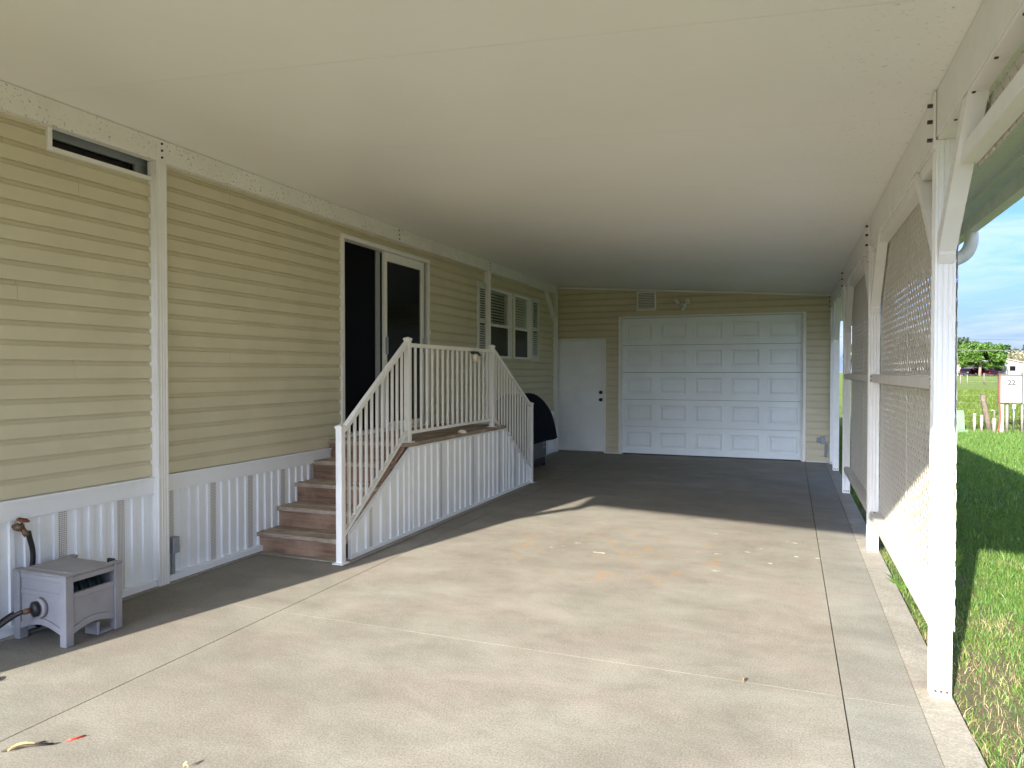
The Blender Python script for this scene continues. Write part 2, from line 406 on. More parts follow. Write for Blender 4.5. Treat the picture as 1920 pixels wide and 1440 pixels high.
# openings in the wall: y0, y1, z0, z1
OPEN = [(2.80, 3.60, 2.69, 2.95), (5.62, 7.36, .80, 2.735), (9.12, 9.985, 1.635, 2.62), (10.095, 10.835, 1.635, 2.62)]
FACE = [(0, .019), (.69, .018), (.80, .006), (.97, .002), (.999, .001)]
def course_piece(z, zA, zB, back=-.08):
    """(offset, z) outline of one lap course, cut to zA..zB"""
    h = COURSE
    def d(zz):
        t = (zz - z) / h
        for (t0, d0), (t1, d1) in zip(FACE, FACE[1:]):
            if t <= t1: return d0 + (d1 - d0) * max(0, (t - t0)) / (t1 - t0)
        return FACE[-1][1]
    pts = [(d(zA), zA)] + [(dd, z + t * h) for t, dd in FACE if zA + 1e-4 < z + t * h < zB - 1e-4] + [(d(zB), zB)]
    return [(back, zA)] + pts + [(back, zB)]
def lay_course(z, top, a, b_, holes, seams, emit):
    zt = min(z + COURSE * .999, top)
    hs = [o for o in holes if zt > o[2] + .001 and z < o[3] - .001]
    for p, q in minus(a, b_, [(o[0], o[1]) for o in hs]):
        cuts = [p] + [s for s in seams if p + .2 < s < q - .2] + [q]
        for i in range(len(cuts) - 1): emit(course_piece(z, z, zt), cuts[i] + (.0012 if i else 0), cuts[i + 1], i)
    for o in hs:
        if zt - o[3] > .004: emit(course_piece(z, o[3] + .0005, zt), max(a, o[0]), min(b_, o[1]), 0)
        if o[2] - z > .004: emit(course_piece(z, z, o[2] - .0005), max(a, o[0]), min(b_, o[1]), 0)
def course_profile(z, h, xf, s=1):
    return [(xf - .08 * s, z), (xf + .019 * s, z), (xf + .018 * s, z + h * .69), (xf + .006 * s, z + h * .80), (xf + .002 * s, z + h * .97), (xf - .08 * s, z + h * .999)]
rng = random.Random(3)
z = .742; k = 0
while z < 2.96:
    seams = [q for q in (rng.uniform(1.2, 3.2), rng.uniform(3.7, 5.4), rng.uniform(7.5, 9.0)) if rng.random() < .6]
    lay_course(z, 2.985, .6, 12.18, OPEN, seams, lambda pr, p, q, i: prism('siding_plank', [(XW + o + .0016 * ((i + k) % 2), zz) for o, zz in pr], 'y', p, q, 'tan_siding', home))
    z += COURSE; k += 1
# skirting under the siding: top cap, ribbed panels, perforated strips
prism('skirt_cap', [(XW - .06, .625), (XW + .03, .625), (XW + .034, .72), (XW + .045, .722), (XW + .045, .737), (XW - .06, .7405)], 'y', .6, 12.16, 'white_skirting', home)
prism('skirt_base', [(XW - .05, .013), (XW + .055, .013), (XW + .055, .055), (XW - .05, .055)], 'y', .6, 12.16, 'white_skirting', home)
def ribbed(y0, y1, n, depth, zb, zt, xf, name, mat, parent):
    """vertical ribbed sheet between y0 and y1: n flats, each ending in a raised batten"""
    ys = []; w = (y1 - y0) / n
    for i in range(n):
        a = y0 + i * w
        ys += [(a, 0), (a + w * .60, 0), (a + w * .66, depth), (a + w * .96, depth)]
    ys.append((y1, 0))
    V = []
    for y, d in ys:
        for zz in (zb(y) if callable(zb) else zb, zt(y) if callable(zt) else zt):
            V.append((xf + d, y, zz)); 
    m = len(ys)
    for y, d in ys:
        for zz in (zb(y) if callable(zb) else zb, zt(y) if callable(zt) else zt): V.append((xf - .012, y, zz))
    F = []
    for i in range(m - 1):
        a = 2 * i; c = 2 * m + 2 * i
        F += [(a, a + 2, a + 3, a + 1), (c, c + 1, c + 3, c + 2), (a + 1, a + 3, c + 3, c + 1), (a, c, c + 2, a + 2)]
    F += [(0, 1, 2 * m + 1, 2 * m), (2 * m - 2, 4 * m - 2, 4 * m - 1, 2 * m - 1)]
    return mk(name, V, F, mat, parent)
y = 2.847 - .385 * 5
while y < 12.0:
    box('vent_strip', XW - .02, XW + .016, y, y + .053, .056, .6245, 'vent_strip', home, bev=0)
    ribbed(y + .0535, min(y + .3845, 12.16), 4, .012, .056, .6245, XW + .012, 'skirt_panel', 'white_skirting', home)
    y += .385

# high transom window
def frame4(name, y0, y1, z0, z1, w, xa, xb, mat, parent):
    o = []
    o.append(box(name, xa, xb, y0, y1, z0, z0 + w, mat, parent)); o.append(box(name, xa, xb, y0, y1, z1 - w, z1, mat, parent))
    o.append(box(name, xa, xb, y0, y0 + w, z0 + w + .0005, z1 - w - .0005, mat, parent)); o.append(box(name, xa, xb, y1 - w, y1, z0 + w + .0005, z1 - w - .0005, mat, parent))
    return o
tw = box('transom_window', -4.02, -4.01, 2.83, 3.57, 2.715, 2.94, 'dark_glass', home, bev=0); tw['label'] = 'narrow dark transom window high under the beam'
frame4('frame', 2.80, 3.60, 2.69, 2.95, .026, -4.03, XW + .035, 'white_trim', tw)
box('head_rail', -4.008, -3.985, 2.827, 3.573, 2.785, 2.923, 'box_grey', tw); box('side_rail', -4.008, -3.985, 3.43, 3.573, 2.717, 2.784, 'box_grey', tw)
# sliding glass door
sd = box('sliding_door', -4.033, -4.022, 5.64, 7.34, .82, 2.72, 'dark_void', home, bev=0); sd['label'] = 'sliding glass door with dark glass and white frame'
frame4('door_frame', 5.62, 7.36, .80, 2.735, .042, -4.03, XW + .04, 'white_trim', sd)
box('screen', -4.012, -4.004, 5.70, 6.40, .86, 2.69, 'door_screen', sd, bev=0)
for (a, c) in ((5.664, 5.70), (6.33, 6.40)): box('stile', -4.016, -3.985, a, c, .845, 2.69, 'box_grey', sd)
box('glass_pane', -3.974, -3.968, 6.475, 7.22, .90, 2.60, 'dark_glass', sd, bev=0)
for (a, c) in ((6.425, 6.475), (7.22, 7.285)): box('stile', -3.982, -3.945, a, c, .845, 2.69, 'white_trim', sd)
box('rail', -3.981, -3.946, 6.4755, 7.2195, .845, .90, 'white_trim', sd); box('rail', -3.981, -3.946, 6.4755, 7.2195, 2.60, 2.69, 'white_trim', sd)
box('track', -3.982, -3.93, 7.295, 7.312, .845, 2.69, 'steel', sd)
box('door_handle', -3.944, -3.918, 6.437, 6.455, 1.62, 1.80, 'box_grey', sd); box('door_handle', -3.944, -3.918, 7.25, 7.268, 1.66, 1.82, 'steel', sd); box('latch', -3.908, -3.90, 7.32, 7.36, 1.87, 1.93, 'white_trim', sd)
# two sash windows with blinds, shutters either side
for (y0, y1, closed) in ((9.12, 9.985, False), (10.095, 10.835, True)):
    w = box('sash_window', -4.034, -4.03, y0 + .02, y1 - .02, 1.655, 2.60, 'dark_void', home, bev=0)
    w['label'] = 'sash window with closed blinds beside the right shutter' if closed else 'sash window with open blinds half behind the post'
    frame4('frame', y0, y1, 1.635, 2.62, .032, -4.03, XW + .035, 'white_trim', w)
    box('meeting_rail', -3.985, -3.945, y0 + .033, y1 - .033, 2.085, 2.125, 'white_trim', w)
    box('sash_stile', -3.99, -3.95, y1 - .052, y1 - .0335, 1.668, 2.587, 'white_trim', w)
    box('upper_pane', -3.972, -3.968, y0 + .033, y1 - .052, 2.126, 2.587, 'clear_glass', w, bev=0)
    box('lower_pane', -3.964, -3.960, y0 + .033, y1 - .052, 1.668, 2.084, 'teal_glass', w, bev=0)
    zz = 1.69
    while zz < 2.58:
        s = put('blind_slat', bmesh_box(.046 if not closed else .044, y1 - y0 - .10, .0025, 'blind_slat', 0), (-4.0, (y0 + y1) / 2, zz), w, rot=(0, R(-12 if not closed else 62), 0))
        zz += .042
    if not closed:
        for yy in (y0 + .25, y1 - .25): box('blind_cord', -3.976, -3.974, yy, yy + .004, 1.68, 2.58, 'blind_slat', w, bev=0)
for (y0, y1, lab) in ((8.72, 9.10, 'louvred shutter left of the windows'), (10.85, 11.21, 'louvred shutter right of the windows')):
    s = box('shutter', XW + .012, XW + .022, y0 + .01, y1 - .01, 1.62, 2.64, 'dark_void', home, bev=0); s['label'] = lab
    for a, c in ((y0, y0 + .055), (y1 - .055, y1)): box('stile', XW + .018, XW + .048, a, c, 1.61, 2.65, 'shutter_white', s)
    for a, c in ((1.61, 1.70), (2.10, 2.17), (2.57, 2.65)): box('rail', XW + .018, XW + .047, y0 + .0555, y1 - .0555, a, c, 'shutter_white', s)
    zz = 1.715
    while zz < 2.56:
        if not 2.08 < zz < 2.185: put('louvre', bmesh_box(.030, y1 - y0 - .112, .004, 'shutter_white', 0), (XW + .034, (y0 + y1) / 2, zz), s, rot=(0, R(48), 0))
        zz += .032

# ------------------------------------------------------------------ garage (back wall)
YG = 12.22
gar = thing('garage', (-1.6, 15.0, 0), 'tan garage at the back of the carport with white overhead door', 'garage')
def quadwall(name, y, pts, mat):
    return prism(name, pts, 'y', y, y + .1, mat, gar)
quadwall('wall', YG + .085, [(-3.95, 0), (.665, 0), (.665, 2.60), (-3.95, 2.92)], 'dark_void')
box('side_wall', .56, .665, YG + .19, 18.0, -.02, 2.6, 'garage_siding', gar, bev=0)
GD = (-2.735, .185, .02, 2.365); WD = (-3.925, -3.045, .03, 1.995)
GOPEN = [(GD[0] - .049, GD[1] + .049, -.1, GD[3] + .028), (WD[0] - .02, WD[1] + .031, -.1, WD[3] + .026)]
z = .022; k = 0
while z < 3.02:
    # the sloping ceiling cuts the top courses
    xr = min(.655, (2.70 - .03 - z) / .069)
    if xr > -3.94:
        lay_course(z, 9, -3.945, xr, GOPEN, [rng.uniform(-3.5, .2)], lambda pr, p, q, i: prism('siding_plank', [(YG - o - .0014 * ((i + k) % 2), zz) for o, zz in pr], 'x', p, q, 'garage_siding', gar))
    z += COURSE; k += 1
# overhead door: five sections, each with five raised panels
nsec, npan = 5, 5; sh = (GD[3] - GD[2]) / nsec; W = GD[1] - GD[0]; pw = W / npan
yd = YG + .035
panel_mesh = None
for s in range(nsec):
    z0 = GD[2] + s * sh + .003; z1 = GD[2] + (s + 1) * sh - .003
    V, F = [], []
    xs = [GD[0]]; rects = []
    for p in range(npan):
        cx = GD[0] + pw * (p + .5); rects.append((cx - .222, cx + .222))
    zi0, zi1 = z0 + .092, z1 - .092
    def quad(a, b_, c, d):
        i = len(V); V.extend([a, b_, c, d]); F.append((i, i + 1, i + 2, i + 3))
    def fr(x0, x1, za, zb): quad((x0, yd, za), (x1, yd, za), (x1, yd, zb), (x0, yd, zb))
    fr(GD[0], GD[1], z0, zi0); fr(GD[0], GD[1], zi1, z1)
    e = [GD[0]] + [v for r in rects for v in r] + [GD[1]]
    for i in range(0, len(e), 2): fr(e[i], e[i + 1], zi0, zi1)
    for (a, c) in rects:
        q = .018; dp = .009
        A = [(a, yd, zi0), (c, yd, zi0), (c, yd, zi1), (a, yd, zi1)]; B = [(a + q, yd + dp, zi0 + q), (c - q, yd + dp, zi0 + q), (c - q, yd + dp, zi1 - q), (a + q, yd + dp, zi1 - q)]
        for i in range(4): quad(A[i], A[(i + 1) % 4], B[(i + 1) % 4], B[i])
        quad(*B)
    # edges and back
    yb = yd + .045
    quad((GD[0], yd, z1), (GD[1], yd, z1), (GD[1], yb, z1), (GD[0], yb, z1)); quad((GD[0], yb, z0), (GD[1], yb, z0), (GD[1], yd, z0), (GD[0], yd, z0))
    sec = mk('door_section', V, F, 'garage_door_paint', gar)
    for (a, c) in rects:
        cx = (a + c) / 2; cz = (zi0 + zi1) / 2; hw = .222 - .036; hh = (zi1 - zi0) / 2 - .036
        if panel_mesh is None:
            q = .022
            Vp = [(-hw, 0, -hh), (hw, 0, -hh), (hw, 0, hh), (-hw, 0, hh), (-hw + q, -.0085, -hh + q), (hw - q, -.0085, -hh + q), (hw - q, -.0085, hh - q), (-hw + q, -.0085, hh - q)]
            panel_mesh = mesh_of('raised_panel', Vp, [(0, 1, 5, 4), (1, 2, 6, 5), (2, 3, 7, 6), (3, 0, 4, 7), (4, 5, 6, 7)], 'garage_door_paint', recalc=False)
        put('raised_panel', panel_mesh, (cx, yd + .0088, cz), sec)
box('door_seal', GD[0], GD[1], yd + .002, yd + .04, .002, .022, 'black_rubber', gar, bev=0)
# trim round the overhead door and the walk door
t = .038
box('door_trim', GD[0] - .05, GD[0] - .002, YG - .03, YG + .07, .006, GD[3] + .03, 'white_trim', gar)
box('door_trim', GD[1] + .002, GD[1] + .05, YG - .03, YG + .07, .006, GD[3] + .03, 'white_trim', gar)
box('door_trim', GD[0] - .0015, GD[1] + .0015, YG - .029, YG + .07, GD[3] + .002, GD[3] + .031, 'white_trim', gar)
for x in (GD[0] + .001, GD[1] - .019): box('weather_strip', x, x + .018, YG - .005, yd - .001, .01, GD[3], 'white_trim', gar)
wd = box('walk_door', WD[0], WD[1], YG + .012, YG + .05, WD[2], WD[3], 'walk_door_paint', gar); wd['label'] = 'plain white walk door'
box('door_trim', WD[0] - .028, WD[0] - .003, YG - .032, YG + .07, .006, WD[3] + .028, 'white_trim', gar)
box('door_trim', WD[1] + .003, WD[1] + .033, YG - .032, YG + .07, .006, WD[3] + .028, 'white_trim', gar)
box('door_trim', WD[0] - .0025, WD[1] + .0025, YG - .031, YG + .07, WD[3] + .003, WD[3] + .0275, 'white_trim', gar)
box('threshold', WD[0], WD[1], YG - .04, YG + .05, .004, .028, 'concrete_curb', gar)
for zz in (1.075, .945):
    V, F = tube_data([(-3.105, YG + .012, zz), (-3.105, YG - .012, zz), (-3.105, YG - .013, zz), (-3.105, YG - .045, zz), (-3.105, YG - .05, zz)], [.030, .030, .020, .027, .012], 14)
    mk('door_knob' if zz < 1 else 'deadbolt', V, F, 'knob_bronze', wd, True)
box('base_trim', GD[1] + .06, .655, YG - .028, YG + .05, .004, .020, 'white_trim', gar); box('base_trim', WD[1] + .04, GD[0] - .055, YG - .028, YG + .05, .004, .020, 'white_trim', gar)
# trim where ceiling meets the wall
prism('ceiling_trim', [(-3.93, ceil_z(-3.93) - .035), (.655, ceil_z(.655) - .035), (.655, ceil_z(.655) - .004), (-3.93, ceil_z(-3.93) - .004)], 'y', YG - .045, YG + .03, 'white_trim', gar)
# louvred gable vent
vx0, vx1, vz0, vz1 = -2.465, -2.13, 2.485, 2.815
vent = box('gable_vent', vx0 + .02, vx1 - .02, YG - .02, YG - .016, vz0 + .02, vz1 - .02, 'dark_void', gar, bev=0); vent['label'] = 'square white louvred vent above the overhead door'
for a in ((vx0, vx1, vz0, vz0 + .03), (vx0, vx1, vz1 - .03, vz1), (vx0, vx0 + .03, vz0 + .0305, vz1 - .0305), (vx1 - .03, vx1, vz0 + .0305, vz1 - .0305)):
    box('frame', a[0], a[1], YG - .05, YG - .012, a[2], a[3], 'white_trim', vent)
for i in range(9):
    put('slat', bmesh_box(vx1 - vx0 - .062, .030, .004, 'white_trim', 0), ((vx0 + vx1) / 2, YG - .032, vz0 + .05 + i * .029), vent, rot=(R(-38), 0, 0))

# twin floodlight above the overhead door
fl = thing('floodlight', (-1.685, YG - .016, 2.50), 'white twin-head floodlight above the overhead garage door', 'floodlight')
def lathe(name, prof, c, d, mat, parent, seg=16):
    c, d = Vector(c), Vector(d).normalized(); V, F = tube_data([c + d * t for t, r in prof], [r for t, r in prof], seg); return mk(name, V, F, mat, parent, True)
lathe('base_plate', [(0, .055), (.02, .055), (.032, .04)], (-1.685, YG - .016, 2.545), (0, -1, 0), 'white_trim', fl)
lathe('motion_sensor', [(0, .03), (.05, .034), (.07, .028)], (-1.685, YG - .05, 2.53), (0, -.35, -1), 'white_trim', fl)
for s in (-1, 1):
    arm = tube('arm', [(-1.685 + s * .02, YG - .04, 2.56), (-1.685 + s * .07, YG - .06, 2.60)], .012, 'white_trim', fl, 8)
    h = lathe('lamp_head', [(-.05, .018), (-.03, .034), (.03, .046), (.05, .050)], (-1.685 + s * .09, YG - .10, 2.625), (s * .35, -1, -.25), 'white_trim', fl)
    lathe('lens', [(0, .044), (.008, .040), (.014, .01)], Vector((-1.685 + s * .09, YG - .10, 2.625)) + Vector((s * .35, -1, -.25)).normalized() * .046, (s * .35, -1, -.25), 'lamp_lens', h)
# outlet box on the right of the garage wall
ob = thing('outlet_box', (.50, YG - .02, .26), 'small grey outdoor outlet box low on the wall beside the garage corner', 'outlet box')
box('box', .455, .525, YG - .06, YG - .014, .30, .42, 'box_grey', ob, .006); box('cover', .40, .453, YG - .085, YG - .018, .315, .40, 'box_grey', ob, .008); box('conduit', .515, .555, YG - .045, YG - .016, .09, .30, 'box_grey', ob, .006)

# ------------------------------------------------------------------ carport
port = thing('carport', (-1.6, 6.0, 0), 'white aluminium carport with flat sloping ceiling on fluted posts', 'carport')
Y0R = -.52
XR = 1.235
ys = [Y0R] + [.28 + 1.22 * i for i in range(10)] + [12.2]
ys = [y for y in ys if y <= 12.2]
ys += [18.2]
for i in range(len(ys) - 1):
    a, c = ys[i] + .0012, ys[i + 1] - .0012
    prism('roof_panel', [(-3.955, ceil_z(-3.955)), (XR, ceil_z(XR)), (XR, ceil_z(XR) + .075), (-3.955, ceil_z(-3.955) + .075)], 'y', a, c, 'ceiling_panel', port)
    if i: prism('seam_strip', [(-3.95, ceil_z(-3.95) + .076), (XR - .02, ceil_z(XR - .02) + .076), (XR - .02, ceil_z(XR - .02) + .09), (-3.95, ceil_z(-3.95) + .09)], 'y', ys[i] - .03, ys[i] + .03, 'ceiling_panel', port)
prism('front_fascia', [(-3.955, ceil_z(-3.955) - .02), (XR, ceil_z(XR) - .02), (XR, ceil_z(XR) + .085), (-3.955, ceil_z(-3.955) + .085)], 'y', Y0R - .02, Y0R - .001, 'white_paint', port)
# left and right beams
LB = (-3.935, -3.872)
prism('left_beam', [(LB[0], 2.818), (LB[1], 2.818), (LB[1], ceil_z(LB[1]) - .003), (LB[0], ceil_z(LB[0]) - .003)], 'y', Y0R, 12.17, 'speckled_beam', port)
RB = (.588, .662)
prism('right_beam', [(RB[0], 2.452), (RB[1], 2.452), (RB[1], ceil_z(RB[1]) - .003), (RB[0], ceil_z(RB[0]) - .003)], 'y', Y0R, 12.17, 'white_paint', port)
box('beam_flange', RB[0] + .004, RB[1] - .004, Y0R + .01, 12.16, 2.440, 2.4515, 'white_paint', port)
for i in range(38):
    yy = .9 + i * .30
    put('screw', bmesh_box(.012, .012, .006, 'bolt_dark', .002), (RB[0] + .022, yy, 2.438), port)

def fluted(w, g=.0035):
    """outline of a square post with three shallow flutes per face"""
    h = w / 2; side = [(-h, -h)]
    for c in (-.5, 0, .5):
        x = c * h * 1.05; side += [(x - .009, -h), (x - .005, -h + g), (x + .005, -h + g), (x + .009, -h)]
    out = []
    for r in range(4):
        a = r * math.pi / 2; out += [(x * math.cos(a) - y * math.sin(a), x * math.sin(a) + y * math.cos(a)) for x, y in side]
    return out
FL = fluted(.080)
def post(xc, yc, z1, inside, plate=True, lab=None):
    o = prism('post', [(xc + x, yc + y) for x, y in FL], 'z', .004, z1, 'white_paint', port)
    if lab: o['label'] = lab
    return o
bolt_me = None
def bolt(p, d, parent, r=.009, l=.014):
    V, F = tube_data([Vector(p), Vector(p) + Vector(d) * l], r, 6); return mk('bolt', V, F, 'bolt_dark', parent)
RP = [.74, 3.60, 6.36, 9.25, 11.30, 12.09]
for i, yc in enumerate(RP):
    p = post(.625, yc, 2.439, -1, lab='nearest right-hand post, sunlit at its foot' if i == 1 else None)
    if i != 4:
        box('plate', .5765, .5865, yc - .040, yc + .022, 2.40, 2.652, 'white_paint', p)
        for zz in (2.45, 2.53, 2.60): bolt((.5765, yc - .005, zz), (-1, 0, 0), p, .009, .020)
    for k in (-1, 0, 1): bolt((.625 + k * .022, yc - .040, .030), (0, -1, 0), p, .007, .004)
    for s in ((-1, 1) if i not in (4, 5) else (-1,)):
        if i == 0 and s == -1: zt = 2.47
        br = beam_between('brace', (.625, yc + s * .060, 1.97), (.625, yc + s * .58, 2.462), .066, .060, 'white_paint', port)
        # flat foot plate closing the lower end of the brace
        prism('brace_foot', [(yc + s * .0405, 1.90), (yc + s * .075, 1.935), (yc + s * .092, 1.985), (yc + s * .0405, 2.06)], 'x', .594, .656, 'white_paint', port)
LP = [.70, 3.535, 9.03, 12.10]
for i, yc in enumerate(LP):
    o = prism('post', [(-3.909 + x, yc + y) for x, y in FL], 'z', .013, 2.817 if i in (1,) else 2.817, 'white_paint', port)
    box('beam_plate', -3.8715, -3.866, yc - .038, yc + .038, 2.80, ceil_z(-3.87) - .006, 'white_paint', o)
    for zz in (2.845, 2.89, 2.935): bolt((-3.866, yc, zz), (1, 0, 0), o, .008, .006)
    for k in (-1, 0): bolt((-3.90 + k * .022, yc - .040, .045), (0, -1, 0), o, .007, .004)
for zz in (2.845, 2.89, 2.935): bolt((-3.872, 6.60, zz), (1, 0, 0), port, .008, .006)
beam_between('brace', (-3.905, 12.05, 2.35), (-3.905, 11.55, 2.83), .066, .060, 'white_paint', port)
beam_between('brace', (-3.905, .65, 2.18), (-3.905, -.40, 2.84), .066, .060, 'white_paint', port)
# eave: gutter outside the right beam
gz = ceil_z(XR)
prism('gutter', [(XR + .001, gz - .075), (XR + .012, gz - .115), (XR + .085, gz - .115), (XR + .118, gz - .06), (XR + .13, gz - .02), (XR + .13, gz + .03), (XR + .122, gz + .03), (XR + .112, gz - .05), (XR + .08, gz - .105), (XR + .02, gz - .105), (XR + .012, gz + .05), (XR + .001, gz + .05)], 'y', Y0R, 18.2, 'gutter_white', port)
prism('eave_channel', [(XR - .09, gz - .03), (XR, gz - .03), (XR, gz - .004), (XR - .09, gz + .004)], 'y', Y0R, 18.2, 'soffit_metal', port)
# downspout: elbow from gutter towards the second post
pts = spline([(XR + .05, 6.36, gz - .10), (XR + .05, 6.36, gz - .20), (XR + .0, 6.36, gz - .29), (XR - .14, 6.36, gz - .35), (.86, 6.36, gz - .44), (.735, 6.36, gz - .55), (.72, 6.36, gz - .70), (.72, 6.36, .12)], 7)
V, F = tube_data(pts, .048, 12); mk('downspout', V, F, 'gutter_white', port, True)

# ------------------------------------------------------------------ lattice screens between right-hand posts
def clip_poly(poly, x0, x1, y0, y1):
    for ax, val, sgn in ((0, x0, 1), (0, x1, -1), (1, y0, 1), (1, y1, -1)):
        out = []
        for i in range(len(poly)):
            a, c = poly[i - 1], poly[i]; ia = sgn * (a[ax] - val) >= 0; ic = sgn * (c[ax] - val) >= 0
            if ia != ic:
                t = (val - a[ax]) / (c[ax] - a[ax]); out.append(tuple(a[k] + t * (c[k] - a[k]) for k in range(2)))
            if ic: out.append(c)
        poly = out
        if len(poly) < 3: return []
    return poly
def lattice(y0, y1, label, xo=.672, ya=None):
    ya = ya or y0
    zb, zt = .30, 2.438
    s = thing('lattice_screen', (xo, (y0 + y1) / 2, zb), label, 'lattice screen', 'lattice screens between the posts')
    n = .0849                                     # pitch along the edge; strips run at 45 degrees
    hw = .0185 * math.sqrt(2)
    for d, x in ((1, xo), (-1, xo + .0019)):
        c = ya - (zt - zb) if d == 1 else ya
        while c < y1 + (0 if d == 1 else (zt - zb)):
            H = zt - zb
            q = [(c - hw, zb), (c + hw, zb), (c + d * H + hw, zt), (c + d * H - hw, zt)]
            q = clip_poly(q, ya, y1, zb, zt)
            if len(q) >= 3: prism('lattice_slat', q, 'x', x, x + .0018, 'lattice_vinyl', s)
            c += n
    # top rail under the beam, middle rail and bottom rail, two vertical joint strips
    a, c = y0 + .001, y1 - .001
    box('top_rail', .604, .671, a, c, 2.382, 2.4385, 'white_paint', s); box('middle_rail', .598, .671, a, c, 1.352, 1.412, 'screen_rail', s); box('bottom_rail', .598, .671, a, c, .262, .316, 'screen_rail', s)
    for yy in (y0 + .165, y0 + 1.30): box('joint_strip', xo - .004, xo - .0005, yy, yy + .018, .3165, 1.3515, 'lattice_vinyl', s); box('joint_strip', xo - .004, xo - .0005, yy, yy + .018, 1.4125, 2.3815, 'lattice_vinyl', s)
    for yy in (y0 + .03, y0 + .07, y1 - .03, y1 - .07):
        for zz in (1.366, 1.398): bolt((.598, yy, zz), (-1, 0, 0), s, .006, .004)
        bolt((.63, yy, .316), (0, 0, 1), s, .006, .004)
lattice(3.641, 6.319, 'white diagonal lattice screen between the first and second posts, partly sunlit', ya=3.566)
lattice(6.401, 9.209, 'white diagonal lattice screen farther back, wholly in shade')

val = thing('lattice_valance', (.65, 1.9, 2.22), 'narrow lattice valance with white rail above the near open bay', 'lattice valance')
box('rail', .607, .671, .785, 3.215, 2.236, 2.300, 'white_paint', val)
for d, x in ((1, .672), (-1, .6739)):
    c = .785 - .25
    while c < 3.5:
        q = clip_poly([(c - .0275, 2.222), (c + .0275, 2.222), (c + d * .217 + .0275, 2.439), (c + d * .217 - .0275, 2.439)], .785, 3.24, 2.222, 2.439)
        if len(q) >= 3: prism('lattice_slat', q, 'x', x, x + .0018, 'lattice_vinyl', val)
        c += .0849

# ------------------------------------------------------------------ porch with steps
PX = -3.11
por = thing('porch', (-3.5, 6.5, 0), 'wooden porch with steps, white railing and white ribbed skirt at the sliding door', 'porch')
DZ = .812
DY0, DY1 = 5.44, 7.70
SL, SR = 4.51, 8.60
run = (DY0 - SL) / 4; rise = DZ / 5
# deck boards run across the porch (along y)
for i in range(6):
    x0 = -3.93 + i * .1395
    box('deck_board', x0, x0 + .135, DY0 - .02, DY1 + .02, DZ - .036, DZ - .002 * (i % 2), 'tread_wood', por, .004)
for side in (0, 1):
    r_ = run if side == 0 else (SR - DY1) / 4
    for i in range(4):
        if side == 0:
            yf = SL + i * run; a, c = yf, yf + .020; t0, t1 = yf - .022, yf + run + .015
        else:
            yf = SR - i * r_; a, c = yf - .020, yf; t0, t1 = yf - r_ - .015, yf + .022
        zt = rise * (i + 1)
        box('riser', -3.94, PX - .035, a, c, rise * i + (.006 if i == 0 else .0), zt - .036, 'riser_wood', por, .003)
        mid = (t0 + t1) / 2
        for (p, q) in ((t0, mid - .003), (mid + .003, t1)):
            box('tread', -3.945 + .004 * (i % 2), PX - .012 - .003 * (i % 2), p, q, zt - .035, zt, 'tread_wood', por, .005)
    yb = DY0 if side == 0 else DY1
    box('riser', -3.94, PX - .035, *( (yb, yb + .02) if side == 0 else (yb - .02, yb)), rise * 4, DZ - .038, 'riser_wood', por, .003)
# stringer on the outer side
def stair_top(y):
    if y < DY0 + .04: return .19 + (y - 4.56) / (DY0 + .04 - 4.56) * (.762 - .19)
    if y > DY1: return .19 + (8.56 - y) / (8.56 - DY1) * (.762 - .19)
    return .762
prism('stringer', [(4.54, .01), (4.54, .135), (DY0 + .02, .775), (DY1 - .02, .775), (8.56, .135), (8.56, .01)], 'x', PX - .055, PX - .036, 'riser_wood', por)
# ribbed skirt panels on the outer face
y = 4.566; i = 0
edges = [4.566]
while edges[-1] < 8.54: edges.append(min(edges[-1] + .245, 8.55))
extra = sorted(set([round(e, 4) for e in edges] + [DY0 + .04, DY1]))
extra = [e for j, e in enumerate(extra) if j == 0 or e - extra[j - 1] > .02]
for j in range(len(extra) - 1):
    a, c = extra[j], extra[j + 1]
    nr = max(1, int(round((c - a) / .118)))
    vent = j % 3 == 1 and c - a > .15
    if vent:
        prism('vent_strip', [(a, .018), (a + .05, .018), (a + .05, stair_top(a + .05) - .01), (a, stair_top(a) - .01)], 'x', PX - .010, PX + .004, 'vent_strip', por)
        a += .0505; nr = max(1, nr - 1)
    ribbed(a, c - .0006, nr, .014, .018, lambda yy: stair_top(yy) - .006, PX - .002, 'skirt_panel', 'porch_skirting', por)
box('skirt_base', PX - .012, PX + .016, 4.56, 8.56, .006, .040, 'porch_skirting', por)
box('skirt_edge', PX - .012, PX + .018, 4.545, 4.565, .006, .21, 'porch_skirting', por)
beam_between('skirt_cap', (PX + .002, 4.555, .20), (PX + .002, DY0 + .04, .768), .034, .016, 'porch_skirting', por)
beam_between('skirt_cap', (PX + .002, DY0 + .04, .766), (PX + .002, DY1, .766), .034, .016, 'porch_skirting', por)
beam_between('skirt_cap', (PX + .002, DY1, .768), (PX + .002, 8.55, .20), .034, .016, 'porch_skirting', por)
box('footing', -3.86, PX + .07, 4.44, 8.70, .0015, .010, 'concrete_curb', por, .003)
